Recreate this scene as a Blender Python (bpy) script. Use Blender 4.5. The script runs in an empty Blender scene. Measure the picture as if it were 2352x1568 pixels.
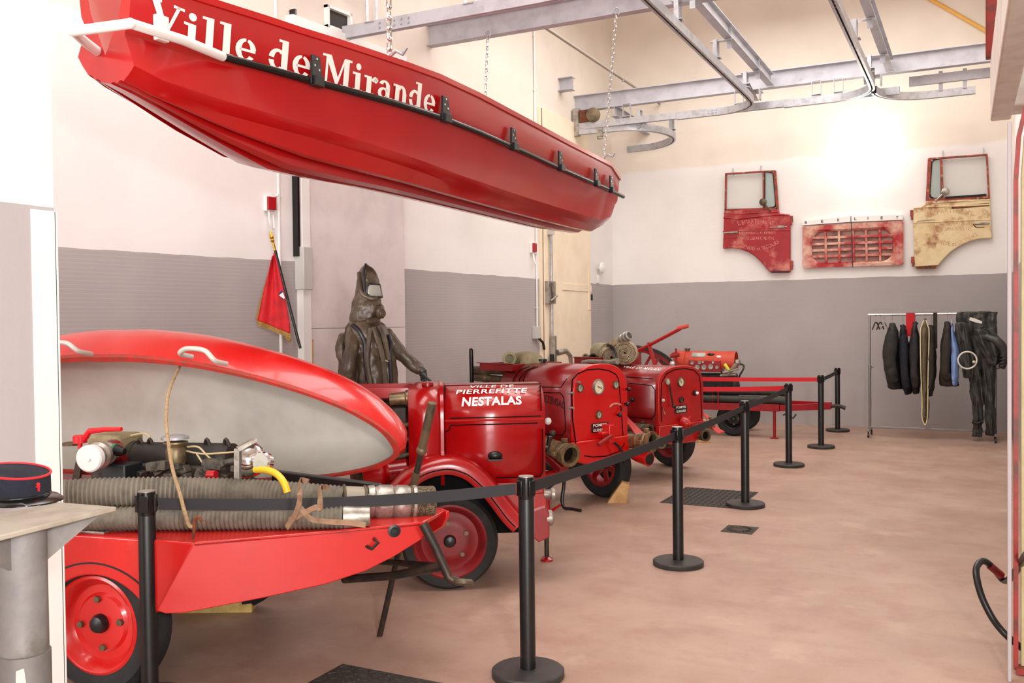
import bpy, bmesh, math, random
from mathutils import Vector as V, Matrix
random.seed(7)
C = bpy.context.scene.collection
PI = math.pi
R = math.radians
# ------------------------------------------------------------------ camera model (2352 x 1568 frame)
FL = 2126.0
EYE = V((0, 0, 1.70))
_yaw, _pit, _rol = R(26.7), -math.atan(43 / FL), .011
_f = V((-math.sin(_yaw) * math.cos(_pit), math.cos(_yaw) * math.cos(_pit), math.sin(_pit)))
_r0 = V((math.cos(_yaw), math.sin(_yaw), 0))
_u0 = _r0.cross(_f)
_r = _r0 * math.cos(_rol) - _u0 * math.sin(_rol)
_u = _u0 * math.cos(_rol) + _r0 * math.sin(_rol)
def ray(x, y): return _f * FL + _r * (x - 1176) - _u * (y - 784)
def ZP(x, y, z=0.0):
    d = ray(x, y); return EYE + d * ((z - 1.70) / d.z)
def PL(x, y, p, n):
    d = ray(x, y); p = V(p); n = V(n); return EYE + d * ((p - EYE).dot(n) / d.dot(n))
def DP(x, y, dep): return EYE + ray(x, y) * (dep / FL)
def XP(x, y, xx): return PL(x, y, (xx, 0, 0), (1, 0, 0))
def YP(x, y, yy): return PL(x, y, (0, yy, 0), (0, 1, 0))

cd = bpy.data.cameras.new('camera'); cam = bpy.data.objects.new('camera', cd); C.objects.link(cam)
cd.sensor_width = 36; cd.lens = 36 * FL / 2352; cd.clip_start = .05; cd.clip_end = 100
cam.matrix_world = Matrix(((_r.x, _u.x, -_f.x, EYE.x), (_r.y, _u.y, -_f.y, EYE.y), (_r.z, _u.z, -_f.z, EYE.z), (0, 0, 0, 1)))
bpy.context.scene.camera = cam

# ------------------------------------------------------------------ objects
MX = {}
def tag(o, label=None, cat=None, group=None, kind=None):
    if label: o['label'] = label
    if cat: o['category'] = cat
    if group: o['group'] = group
    if kind: o['kind'] = kind
    return o
class Thing:
    """an Empty at the base of a thing; local x = heading, y = left, z = up"""
    def __init__(s, name, label, cat, loc=(0, 0, 0), rz=0.0, group=None, kind=None):
        s.o = bpy.data.objects.new(name, None); C.objects.link(s.o)
        s.o.empty_display_size = .1
        s.o.location = loc; s.o.rotation_euler = (0, 0, rz)
        s.loc = V(loc); s.m = Matrix.Translation(s.loc) @ Matrix.Rotation(rz, 4, 'Z'); s.mi = s.m.inverted()
        s.ux = s.m.to_3x3() @ V((1, 0, 0)); s.vy = s.m.to_3x3() @ V((0, 1, 0))
        tag(s.o, label, cat, group, kind)
    def L(s, p): return s.mi @ V(p)
    def W(s, p): return s.m @ V(p)
    def s_(s, x, y, v=0.0): return s.L(PL(x, y, s.loc + s.vy * v, s.vy))
    def f_(s, x, y, u=0.0): return s.L(PL(x, y, s.loc + s.ux * u, s.ux))
    def t_(s, x, y, z): return s.L(ZP(x, y, z))
def heading(h): return R(90 - h)

def crumple(o, k, sc=.1):
    tx = bpy.data.textures.get('crumple') or bpy.data.textures.new('crumple', 'CLOUDS'); tx.noise_scale = sc; tx.noise_depth = 2
    md = o.modifiers.new('d', 'DISPLACE'); md.texture = tx; md.strength = k; md.mid_level = .5; md.texture_coords = 'LOCAL'
class MB:
    def __init__(s): s.v = []; s.f = []
    def add(s, vs, fs):
        b = len(s.v); s.v += [V(p) for p in vs]; s.f += [tuple(b + i for i in f) for f in fs]; return s
    def box(s, c, d, m=None):
        x, y, z = d[0] / 2, d[1] / 2, d[2] / 2
        p = [V((i, j, k)) for i in (-x, x) for j in (-y, y) for k in (-z, z)]
        if m is not None: p = [m @ q for q in p]
        c = V(c); p = [q + c for q in p]
        return s.add(p, [(0, 1, 3, 2), (4, 6, 7, 5), (0, 4, 5, 1), (2, 3, 7, 6), (0, 2, 6, 4), (1, 5, 7, 3)])
    def bb(s, a, b):
        a = V(a); b = V(b); return s.box((a + b) / 2, b - a)
    def bar(s, p0, p1, w, h, up=(0, 0, 1)):
        p0 = V(p0); p1 = V(p1); d = (p1 - p0); l = d.length; d.normalize(); up = V(up)
        sd = d.cross(up)
        if sd.length < 1e-4: sd = d.cross(V((1, 0, 0)))
        sd.normalize(); up = sd.cross(d)
        m = Matrix((d, sd, up)).transposed()
        return s.box((p0 + p1) / 2, (l, w, h), m)
    def loft(s, rings, closed=True, c0=True, c1=True):
        n = len(rings[0]); vs = [p for r in rings for p in r]; fs = []
        for i in range(len(rings) - 1):
            for j in range(n if closed else n - 1):
                k = (j + 1) % n
                fs.append((i * n + j, i * n + k, (i + 1) * n + k, (i + 1) * n + j))
        if closed and c0: fs.append(tuple(range(n - 1, -1, -1)))
        if closed and c1: fs.append(tuple((len(rings) - 1) * n + j for j in range(n)))
        return s.add(vs, fs)
    def tube(s, path, r, n=10, caps=True, closed=False):
        path = [V(p) for p in path]; m = len(path)
        rr = r if isinstance(r, (list, tuple)) else [r] * m
        rings = []; nrm = None
        for i in range(m):
            if closed: t = path[(i + 1) % m] - path[i - 1]
            else: t = path[min(i + 1, m - 1)] - path[max(i - 1, 0)]
            if t.length < 1e-9: t = V((0, 0, 1))
            t.normalize()
            if nrm is None:
                a = V((0, 0, 1)) if abs(t.z) < .9 else V((1, 0, 0)); nrm = t.cross(a).normalized()
            else:
                nrm = nrm - t * nrm.dot(t)
                if nrm.length < 1e-6: nrm = t.cross(V((0, 0, 1)))
                nrm.normalize()
            b = t.cross(nrm)
            rings.append([path[i] + (nrm * math.cos(2 * PI * j / n) + b * math.sin(2 * PI * j / n)) * rr[i] for j in range(n)])
        if closed: rings.append(rings[0]); return s.loft(rings, True, False, False)
        return s.loft(rings, True, caps, caps)
    def cyl(s, p0, p1, r0, r1=None, n=24, caps=True):
        return s.tube([p0, p1], [r0, r0 if r1 is None else r1], n, caps)
    def lathe(s, prof, o, ax=(0, 0, 1), n=32, caps=True):
        o = V(o); ax = V(ax).normalized(); a = V((0, 0, 1)) if abs(ax.z) < .9 else V((1, 0, 0))
        x = ax.cross(a).normalized(); y = ax.cross(x)
        return s.loft([[o + ax * h + (x * math.cos(2 * PI * j / n) + y * math.sin(2 * PI * j / n)) * max(r, 1e-4) for j in range(n)] for r, h in prof], True, caps, caps)
    def prism(s, poly, ext):
        e = V(ext); a = [V(p) for p in poly]; return s.loft([a, [p + e for p in a]])
    def ball(s, c, r, sc=(1, 1, 1), n=16, m=10):
        c = V(c); rings = []
        for i in range(m + 1):
            t = PI * i / m; rings.append([c + V((sc[0] * r * max(math.sin(t), 1e-3) * math.cos(2 * PI * j / n), sc[1] * r * max(math.sin(t), 1e-3) * math.sin(2 * PI * j / n), -sc[2] * r * math.cos(t))) for j in range(n)])
        return s.loft(rings)
    def ring(s, c, ax, Rr, r, n=32, k=8):
        c = V(c); ax = V(ax).normalized(); a = V((0, 0, 1)) if abs(ax.z) < .9 else V((1, 0, 0))
        x = ax.cross(a).normalized(); y = ax.cross(x)
        return s.tube([c + (x * math.cos(2 * PI * j / n) + y * math.sin(2 * PI * j / n)) * Rr for j in range(n)], r, k, closed=True)
    def ribbon(s, path, nrm, w, h):
        """flat strip along a path lying on a surface with the given normal"""
        path = [V(p) for p in path]; N = nrm if isinstance(nrm, list) else [V(nrm)] * len(path); rg = []
        for i, p in enumerate(path):
            t = (path[min(i + 1, len(path) - 1)] - path[max(i - 1, 0)]).normalized(); q = V(N[i]).normalized(); sd = t.cross(q).normalized()
            rg.append([p + sd * w / 2 - q * h, p + sd * w / 2 + q * h, p - sd * w / 2 + q * h, p - sd * w / 2 - q * h])
        return s.loft(rg)
    def build(s, name, mat, parent=None, w=0, smooth=38, bevel=0.0, seg=2, sub=0, solid=0.0, disp=0.0):
        T = parent if isinstance(parent, Thing) else None
        par = parent.o if T else parent
        root = par
        while root is not None and root.parent: root = root.parent
        vs = s.v
        off = None
        if w and root is not None:
            mi = MX[root.name]; vs = [mi @ p for p in vs]
        if par is None and not w:
            lo = V((min(p.x for p in vs), min(p.y for p in vs), min(p.z for p in vs))); hi = V((max(p.x for p in vs), max(p.y for p in vs), 0))
            off = V(((lo.x + hi.x) / 2, (lo.y + hi.y) / 2, lo.z)); vs = [p - off for p in vs]
        me = bpy.data.meshes.new(name); me.from_pydata([tuple(p) for p in vs], [], s.f)
        bm = bmesh.new(); bm.from_mesh(me); bmesh.ops.recalc_face_normals(bm, faces=bm.faces); bm.to_mesh(me); bm.free()
        me.materials.append(mat)
        if smooth:
            me.polygons.foreach_set('use_smooth', [True] * len(me.polygons)); me.set_sharp_from_angle(angle=R(smooth))
        o = bpy.data.objects.new(name, me); C.objects.link(o)
        if off: o.location = off
        if par: o.parent = par
        if solid:
            md = o.modifiers.new('s', 'SOLIDIFY'); md.thickness = solid; md.offset = 0
        if bevel:
            md = o.modifiers.new('b', 'BEVEL'); md.width = bevel; md.segments = seg; md.limit_method = 'ANGLE'; md.angle_limit = R(40)
        if sub:
            md = o.modifiers.new('u', 'SUBSURF'); md.levels = sub; md.render_levels = sub
        if disp: crumple(o, disp)
        return o
_ti = Thing.__init__
def _init(s, *a, **k):
    _ti(s, *a, **k); MX[s.o.name] = s.mi
Thing.__init__ = _init
def struct(name, mb, mat, **k):
    o = mb.build(name, mat, None, 1, **k); o['kind'] = 'structure'; return o
def single(name, mb, mat, label, cat, group=None, **k):
    return tag(mb.build(name, mat, None, 0, **k), label, cat, group)
def arc(c, r, a0, a1, n, ax='xz'):
    o = []
    for i in range(n + 1):
        a = R(a0 + (a1 - a0) * i / n); p = [c[0], c[1], c[2]]; k = {'x': 0, 'y': 1, 'z': 2}
        p[k[ax[0]]] += r * math.cos(a); p[k[ax[1]]] += r * math.sin(a); o.append(V(p))
    return o
def smooth_path(pts, n=6):
    pts = [V(p) for p in pts]; out = []
    for i in range(len(pts) - 1):
        a = pts[max(i - 1, 0)]; b = pts[i]; c = pts[i + 1]; d = pts[min(i + 2, len(pts) - 1)]
        for k in range(n):
            t = k / n; out.append(.5 * ((2 * b) + (c - a) * t + (2 * a - 5 * b + 4 * c - d) * t * t + (3 * b - a - 3 * c + d) * t ** 3))
    out.append(pts[-1]); return out

# ------------------------------------------------------------------ materials
def lin(c):
    return tuple((x / 255 / 12.92 if x / 255 <= .04045 else ((x / 255 + .055) / 1.055) ** 2.4) for x in c) + (1,)
MATS = {}
def mat(name, col, rough=.5, metal=0.0, col2=None, scale=6.0, lo=.45, hi=.65, bump=0.0, bscale=40.0, coat=0.0, emit=0.0, detail=4, spec=.5, alpha=None, trans=0.0, col3=None, sc3=2.0, lo3=.6, hi3=.7):
    if name in MATS: return MATS[name]
    m = bpy.data.materials.new(name); m.use_nodes = True; t = m.node_tree; b = t.nodes['Principled BSDF']
    b.inputs['Base Color'].default_value = lin(col); b.inputs['Roughness'].default_value = rough; b.inputs['Metallic'].default_value = metal
    b.inputs['Coat Weight'].default_value = coat; b.inputs['Coat Roughness'].default_value = .08; b.inputs['Specular IOR Level'].default_value = spec
    if alpha is not None: b.inputs['Alpha'].default_value = alpha
    if trans: b.inputs['Transmission Weight'].default_value = trans
    if emit: b.inputs['Emission Color'].default_value = lin(col); b.inputs['Emission Strength'].default_value = emit
    tc = t.nodes.new('ShaderNodeTexCoord')
    def noise(sc, det=detail):
        n = t.nodes.new('ShaderNodeTexNoise'); n.inputs['Scale'].default_value = sc; n.inputs['Detail'].default_value = det; n.inputs['Roughness'].default_value = .6
        t.links.new(tc.outputs['Object'], n.inputs['Vector']); return n
    def mixin(fac, ca, cb):
        x = t.nodes.new('ShaderNodeMix'); x.data_type = 'RGBA'; t.links.new(fac, x.inputs[0])
        for k, c in ((6, ca), (7, cb)):
            if isinstance(c, tuple): x.inputs[k].default_value = c
            else: t.links.new(c, x.inputs[k])
        return x.outputs[2]
    def ramp(sock, a, bb):
        r = t.nodes.new('ShaderNodeMapRange'); r.inputs[1].default_value = a; r.inputs[2].default_value = bb; t.links.new(sock, r.inputs[0]); return r.outputs[0]
    cur = lin(col)
    if col2: cur = mixin(ramp(noise(scale).outputs['Fac'], lo, hi), cur, lin(col2))
    if col3: cur = mixin(ramp(noise(sc3, 6).outputs['Fac'], lo3, hi3), cur, lin(col3))
    if not isinstance(cur, tuple): t.links.new(cur, b.inputs['Base Color'])
    if bump:
        bn = t.nodes.new('ShaderNodeBump'); bn.inputs['Strength'].default_value = bump; bn.inputs['Distance'].default_value = .01
        t.links.new(noise(bscale, 5).outputs['Fac'], bn.inputs['Height']); t.links.new(bn.outputs[0], b.inputs['Normal'])
    MATS[name] = m
    return m
red1 = mat('red_gelcoat', (200, 24, 21), .28, coat=.4, col2=(186, 17, 17), scale=2.5, lo=.35, hi=.75, col3=(222, 70, 58), sc3=3, lo3=.55, hi3=.9)
red2 = mat('red_enamel', (162, 8, 12), .24, coat=.35, col2=(148, 7, 11), scale=3)
red3 = mat('red_satin', (180, 12, 13), .36, coat=.2, col2=(164, 10, 12), scale=5)
red4 = mat('dark_red_enamel', (138, 8, 13), .32, coat=.25, col2=(124, 7, 12), scale=5)
stripem = mat('pinstripe_black', (12, 8, 8), .8, spec=.1)
redb = mat('red_hull', (184, 16, 18), .26, coat=.4, col2=(170, 14, 16), scale=1.5, lo=.4, hi=.7)
redo = mat('old_red', (150, 24, 22), .5, col2=(110, 30, 26), scale=9)
orange = mat('orange_red', (196, 66, 38), .45, col2=(178, 52, 30), scale=6)
pink = mat('faded_red', (206, 76, 72), .5, col2=(196, 56, 56), scale=6)
black = mat('black_paint', (16, 16, 17), .38, col2=(24, 23, 23), scale=20)
blacks = mat('black_gloss', (13, 13, 14), .2)
rubber = mat('tyre_rubber', (26, 25, 25), .8, col2=(38, 36, 34), scale=12, bump=.2, bscale=30)
rubberg = mat('tyre_worn', (60, 57, 54), .85, col2=(44, 42, 40), scale=10)
steel = mat('galvanised_steel', (186, 186, 190), .42, .55, col2=(166, 166, 172), scale=14, col3=(150, 146, 142), sc3=5, lo3=.6, hi3=.8)
beamg = mat('grey_beam_paint', (182, 180, 186), .6, col2=(168, 166, 172), scale=5, col3=(140, 132, 126), sc3=4, lo3=.66, hi3=.8)
chrome = mat('chrome', (225, 225, 225), .1, 1.0)
alu = mat('dull_aluminium', (176, 170, 160), .42, .7, col2=(140, 132, 122), scale=12, bump=.2)
iron = mat('dark_iron', (52, 46, 42), .5, .5, col2=(78, 60, 48), scale=14)
rust = mat('rust', (120, 62, 34), .8, col2=(70, 42, 30), scale=14, bump=.3)
brass = mat('brass_fitting', (148, 128, 92), .42, .6, col2=(104, 92, 70), scale=10, col3=(120, 62, 44), sc3=7, lo3=.55, hi3=.7)
bronze = mat('bronze', (108, 92, 70), .5, .5, col2=(70, 62, 50), scale=10)
gold = mat('gilt', (210, 160, 60), .3, .9)
white = mat('white_paint', (238, 236, 232), .4)
whitel = mat('white_lettering', (240, 236, 228), .5)
cream = mat('cream_door_paint', (248, 232, 206), .45, col2=(240, 222, 194), scale=2)
wgrey = mat('pale_grey_panel', (226, 218, 216), .4, col2=(216, 208, 206), scale=3)
glass = mat('window_glass', (226, 232, 226), .04, alpha=.16)
wood = mat('raw_wood', (206, 164, 108), .65, col2=(180, 134, 80), scale=7)
foam = mat('yellow_foam', (206, 176, 104), .8, col2=(190, 156, 88), scale=20)
hoseg = mat('ribbed_hose_grey', (118, 110, 96), .6, col2=(96, 90, 80), scale=12)
hosec = mat('canvas_hose', (182, 164, 134), .85, col2=(146, 122, 92), scale=12, col3=(128, 92, 70), sc3=16, lo3=.56, hi3=.74, bump=.3, bscale=60)
hosek = mat('olive_hose', (164, 154, 122), .8, col2=(140, 130, 98), scale=8, bump=.3, bscale=60)
rope = mat('rope', (178, 150, 112), .9, col2=(150, 122, 88), scale=60, bump=.5, bscale=200)
leather = mat('leather_strap', (150, 118, 92), .65, col2=(120, 92, 70), scale=16)
dial = mat('dial_face', (232, 222, 190), .35)
dialg = mat('grey_dial', (186, 184, 172), .35, col2=(160, 158, 146), scale=20)
bezel = mat('bezel', (126, 104, 74), .4, .7, col2=(90, 80, 66), scale=12)
lidin = mat('grey_glassfibre', (186, 183, 173), .55, col2=(174, 170, 160), scale=4, lo=.4, hi=.7, col3=(150, 120, 70), sc3=5, lo3=.71, hi3=.76, bump=.15, bscale=14)
yellow = mat('yellow_plastic', (232, 190, 40), .4)
green = mat('green_coil', (88, 142, 104), .4)
suit = mat('waxed_suit', (88, 74, 58), .36, col2=(62, 50, 39), scale=7, lo=.4, hi=.65, col3=(118, 102, 84), sc3=10, lo3=.56, hi3=.72, bump=.9, bscale=9)
suitb = mat('suit_seam', (38, 36, 42), .3)
navy = mat('navy_cloth', (26, 28, 40), .85, col2=(20, 20, 28), scale=20)
char_ = mat('charcoal_cloth', (42, 40, 40), .8, col2=(30, 29, 30), scale=8, bump=.3, bscale=12)
brown = mat('brown_cloth', (52, 44, 36), .85, col2=(42, 36, 30), scale=12)
oil = mat('black_oilskin', (68, 68, 65), .45, col2=(52, 52, 51), scale=5, col3=(88, 88, 84), sc3=9, lo3=.58, hi3=.75, bump=.4, bscale=10)
blue = mat('light_blue_cloth', (132, 164, 220), .85)
khaki = mat('khaki_cloth', (112, 98, 76), .85, col2=(98, 84, 64), scale=10)
piping = mat('pale_piping', (226, 218, 176), .7)
flagred = mat('flag_red', (210, 22, 34), .7, col2=(186, 16, 28), scale=9)
fringe = mat('gold_fringe', (176, 140, 70), .7, .2, col2=(140, 104, 48), scale=80, bump=.6, bscale=120)
beltk = mat('black_belt', (34, 33, 36), .7)
beltr = mat('red_belt', (206, 0, 26), .6)
kepi = mat('kepi_cloth', (20, 22, 34), .9, col2=(26, 28, 40), scale=60, bump=.3, bscale=200)
kred = mat('red_piping', (206, 28, 40), .6)
zinc = mat('weathered_zinc', (116, 113, 111), .6, .2, col2=(136, 132, 128), scale=5, col3=(98, 92, 84), sc3=9, lo3=.58, hi3=.72, bump=.2, bscale=30)
plate = mat('pale_plate', (164, 155, 141), .55, col2=(146, 135, 118), scale=9)
sticker = mat('torn_paper', (206, 194, 172), .8)
doorred = mat('worn_red_paint', (160, 16, 28), .3, col2=(146, 14, 26), scale=5, col3=(206, 120, 108), sc3=3.0, lo3=.53, hi3=.7)
doorcream = mat('rusty_cream_paint', (226, 206, 162), .35, col2=(216, 190, 142), scale=5, col3=(146, 82, 36), sc3=3.4, lo3=.53, hi3=.66)
grille = mat('grille_paint', (172, 30, 36), .35, col2=(216, 172, 150), scale=3.2, lo=.42, hi=.62)
rustframe = mat('rusty_frame', (158, 60, 44), .5, col2=(110, 56, 34), scale=10, col3=(200, 160, 110), sc3=14, lo3=.58, hi3=.7)
rbox = mat('alarm_red', (170, 16, 26), .35)
plastic = mat('grey_plastic', (196, 194, 188), .45)
ventshade = mat('vent_shade', (60, 56, 50), .8)
beige = mat('beige_door', (196, 182, 136), .5, col2=(178, 160, 112), scale=5, col3=(96, 78, 48), sc3=5, lo3=.64, hi3=.75)
redpost = mat('red_brown_paint', (150, 40, 34), .5, col2=(96, 44, 34), scale=9)
smoke = mat('dark_cast_iron', (62, 58, 54), .7, .3, col2=(84, 78, 70), scale=40, bump=.6, bscale=90)
inscr = mat('worn_inscription', (208, 132, 120), .5, col2=(172, 40, 44), scale=22, lo=.5, hi=.6)
inscr2 = mat('rusty_inscription', (188, 140, 92), .5, col2=(212, 182, 126), scale=22, lo=.46, hi=.56)
visor = mat('clear_visor', (168, 168, 160), .1, spec=.8)
lampm = mat('lamp_glow', (255, 246, 232), .4, emit=14.0)
# ================================================================== THE ROOM
def wall_material(name, split, white_c, cream_c, grey_c, brick=0.0, split2=4.3):
    m = bpy.data.materials.new(name); m.use_nodes = True; t = m.node_tree; b = t.nodes['Principled BSDF']; N = t.nodes.new; K = t.links.new
    tc = N('ShaderNodeTexCoord'); sp = N('ShaderNodeSeparateXYZ'); K(tc.outputs['Object'], sp.inputs[0])
    ns = N('ShaderNodeTexNoise'); ns.inputs['Scale'].default_value = 3.0; ns.inputs['Detail'].default_value = 6; K(tc.outputs['Object'], ns.inputs['Vector'])
    n2 = N('ShaderNodeTexNoise'); n2.inputs['Scale'].default_value = 1.1; n2.inputs['Detail'].default_value = 5; K(tc.outputs['Object'], n2.inputs['Vector'])
    def mth(op, a, bb):
        x = N('ShaderNodeMath'); x.operation = op
        for i, q in enumerate((a, bb)):
            if isinstance(q, (int, float)): x.inputs[i].default_value = q
            else: K(q, x.inputs[i])
        return x.outputs[0]
    def mix(f, a, c):
        x = N('ShaderNodeMix'); x.data_type = 'RGBA'; K(f, x.inputs[0])
        for i, q in ((6, a), (7, c)):
            if isinstance(q, tuple): x.inputs[i].default_value = q
            else: K(q, x.inputs[i])
        return x.outputs[2]
    zz = mth('ADD', sp.outputs[2], mth('MULTIPLY', mth('SUBTRACT', ns.outputs['Fac'], .5), .03))
    up = mth('GREATER_THAN', zz, split)
    hi = N('ShaderNodeMapRange'); hi.inputs[1].default_value = split2 - .03; hi.inputs[2].default_value = split2 + .03; K(mth('ADD', sp.outputs[2], mth('MULTIPLY', mth('SUBTRACT', n2.outputs['Fac'], .5), .2)), hi.inputs[0])
    wr = N('ShaderNodeMapRange'); wr.inputs[1].default_value = .45; wr.inputs[2].default_value = .75; K(n2.outputs['Fac'], wr.inputs[0])
    whites = mix(wr.outputs[0], lin(white_c), lin(tuple(int(c * .965) for c in white_c)))
    creams = mix(wr.outputs[0], lin(cream_c), lin(tuple(int(c * .95) for c in cream_c)))
    greys = mix(wr.outputs[0], lin(grey_c), lin(tuple(int(c * 1.05) for c in grey_c)))
    if brick:
        cmb = N('ShaderNodeCombineXYZ'); K(sp.outputs[1], cmb.inputs[0]); K(sp.outputs[2], cmb.inputs[1])
        br = N('ShaderNodeTexBrick'); br.inputs['Scale'].default_value = 1.0; br.inputs['Brick Width'].default_value = 60.0; br.inputs['Row Height'].default_value = .036
        br.inputs['Mortar Size'].default_value = .003; K(cmb.outputs[0], br.inputs['Vector'])
        greys = mix(mth('MULTIPLY', br.outputs['Fac'], brick), greys, lin((212, 206, 204)))
    col = mix(up, greys, mix(hi.outputs[0], whites, creams))
    K(col, b.inputs['Base Color']); b.inputs['Roughness'].default_value = .55; b.inputs['Specular IOR Level'].default_value = .3
    bp = N('ShaderNodeBump'); bp.inputs['Strength'].default_value = .14; bp.inputs['Distance'].default_value = .012
    n3 = N('ShaderNodeTexNoise'); n3.inputs['Scale'].default_value = 26; n3.inputs['Detail'].default_value = 6; K(tc.outputs['Object'], n3.inputs['Vector'])
    K(n3.outputs['Fac'], bp.inputs['Height']); K(bp.outputs[0], b.inputs['Normal'])
    return m
WHITE, CREAMW, GREY = (240, 236, 233), (236, 225, 212), (172, 165, 164)
wm_left = wall_material('plaster_brick_dado', 2.35, WHITE, CREAMW, GREY, .22)
wm = wall_material('plaster_dado', 2.35, WHITE, CREAMW, GREY)
wm_p = wall_material('plaster_dado_near', 2.165, WHITE, WHITE, (180, 173, 174), 0, 9)
ceil_m = mat('ceiling_paint', (236, 228, 220), .8)
# floor: worn pink concrete
fm = bpy.data.materials.new('pink_concrete'); fm.use_nodes = True
t = fm.node_tree; b = t.nodes['Principled BSDF']; N = t.nodes.new; K = t.links.new
tc = N('ShaderNodeTexCoord')
def nz(s, d, r=.6):
    n = N('ShaderNodeTexNoise'); n.inputs['Scale'].default_value = s; n.inputs['Detail'].default_value = d; n.inputs['Roughness'].default_value = r; K(tc.outputs['Object'], n.inputs['Vector']); return n.outputs['Fac']
def rp(s, a, c, lo=0, hi=1):
    r = N('ShaderNodeMapRange'); r.inputs[1].default_value = a; r.inputs[2].default_value = c; r.inputs[3].default_value = lo; r.inputs[4].default_value = hi; K(s, r.inputs[0]); return r.outputs[0]
def mx(f, a, c):
    x = N('ShaderNodeMix'); x.data_type = 'RGBA'; K(f, x.inputs[0])
    for i, q in ((6, a), (7, c)):
        if isinstance(q, tuple): x.inputs[i].default_value = q
        else: K(q, x.inputs[i])
    return x.outputs[2]
c0 = mx(rp(nz(.9, 6), .35, .7), lin((182, 153, 136)), lin((164, 133, 116)))
c1 = mx(rp(nz(3.2, 8, .7), .48, .74, 0, .75), c0, lin((160, 122, 106)))
c2 = mx(rp(nz(1.7, 7, .65), .58, .75, 0, .5), c1, lin((216, 186, 166)))
mp_ = N('ShaderNodeMapping'); mp_.inputs['Scale'].default_value = (1.1, 5, 1); mp_.inputs['Rotation'].default_value = (0, 0, R(52)); K(tc.outputs['Object'], mp_.inputs['Vector'])
st_ = N('ShaderNodeTexNoise'); st_.inputs['Scale'].default_value = 1.3; st_.inputs['Detail'].default_value = 7; K(mp_.outputs[0], st_.inputs['Vector'])
c25 = mx(rp(st_.outputs['Fac'], .55, .75, 0, .28), c2, lin((146, 108, 94)))
c3 = mx(rp(nz(30, 3), .62, .8, 0, .3), c25, lin((130, 96, 82)))
K(c3, b.inputs['Base Color']); K(rp(nz(2.2, 6), .3, .7, .34, .6), b.inputs['Roughness'])
bp = N('ShaderNodeBump'); bp.inputs['Strength'].default_value = .15; bp.inputs['Distance'].default_value = .004; K(nz(40, 6), bp.inputs['Height']); K(bp.outputs[0], b.inputs['Normal'])

YF = 15.5                                             # far wall
WL = [(-7.7, -4.0), (-6.65, 5.01), (-6.24, 7.44), (-6.06, 9.17), (-5.84, 12.52), (-5.82, 14.45), (-5.78, YF)]
HC = 9.0
def wl_x(y):
    for (x0, y0), (x1, y1) in zip(WL, WL[1:]):
        if y0 <= y <= y1: return x0 + (x1 - x0) * (y - y0) / (y1 - y0)
    return WL[-1][0]
struct('floor', MB().bb((-8.2, -4.4, -.2), (4.5, YF + .4, 0)), fm, smooth=0)
struct('ceiling', MB().bb((-8.2, -4.4, HC), (4.5, YF + .4, HC + .2)), ceil_m, smooth=0)
struct('wall_left', MB().prism([(x, y, 0) for x, y in WL] + [(x - .3, y, 0) for x, y in WL[::-1]], (0, 0, HC)), wm_left, smooth=0)
struct('wall_far', MB().bb((-5.78, YF, 0), (4.5, YF + .3, HC)), wm, smooth=0)
struct('wall_right', MB().prism([(.45, YF, 0), (.45, 7.6, 0), (4.2, 7.6, 0), (4.2, -4.0, 0), (4.5, -4.0, 0), (4.5, YF, 0)], (0, 0, HC)), wm, smooth=0)
struct('wall_back', MB().bb((-7.9, -4.4, 0), (4.5, -4.0, HC)), wm, smooth=0)
struct('wall_partition', MB().bb((-3.5, -3.0, 0), (-3.2, 2.42, HC)), wm_p, smooth=0)
struct('trim_1', MB().bb((-3.205, 2.32, 0), (-3.192, 2.422, 2.15)).bb((-3.3, 2.415, 0), (-3.192, 2.43, 2.15)), white, bevel=.002)

# tall sliding door leaf set in the left wall
def wl(y, off=0.0, z=0.0): return V((wl_x(y) + off, y, z))
def wall_slab(y0, y1, z0, z1, o0, o1):
    return MB().prism([wl(y0, o0, z0), wl(y1, o0, z0), wl(y1, o1, z0), wl(y0, o1, z0)], (0, 0, z1 - z0))
d1 = Thing('door_1', None, None, (wl_x(8.3), 8.3, 0), 0, None, 'structure')
wall_slab(7.62, 9.165, 0, 1.66, -.02, .05).build('leaf', wgrey, d1, 1, bevel=.004)
wall_slab(7.62, 9.165, 1.664, 4.68, -.02, .05).build('leaf', wgrey, d1, 1, bevel=.004)
wall_slab(7.5, 7.615, 0, 4.68, -.02, .08).build('jamb', white, d1, 1, bevel=.004)
wall_slab(7.455, 7.48, 2.4, 4.9, -.02, .07).build('guide_rail', blacks, d1, 1)
wall_slab(7.4, 9.2, 4.68, 4.83, -.02, .1).build('lintel', white, d1, 1, bevel=.006)
wall_slab(7.6, 7.64, 1.0, 1.55, .05, .075).build('lath', wood, d1, 1)
wall_slab(7.47, 7.6, 2.06, 2.5, .0, .12).build('closer_box', plastic, d1, 1, bevel=.008)
wall_slab(7.5, 7.72, .86, 1.16, .0, .1).build('lock_box', plastic, d1, 1, bevel=.006)
# dark vent opening above the door
vt = Thing('wall_vent', 'square dark vent opening high on the left wall behind the overhead rail end', 'vent', (wl_x(8.14), 8.14, 4.86), 0)
wall_slab(7.98, 8.3, 4.88, 5.06, -.01, .006).build('opening', ventshade, vt, 1)  # flat dark panel stands in for the shade inside the recess
fb = MB()
for a, c, z0, z1 in ((7.95, 7.98, 4.85, 5.09), (8.3, 8.33, 4.85, 5.09), (7.95, 8.33, 4.85, 4.88), (7.95, 8.33, 5.06, 5.09)):
    s = wall_slab(a, c, z0, z1, -.01, .05); fb.add(s.v, s.f)
fb.build('frame', white, vt, 1)
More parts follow.
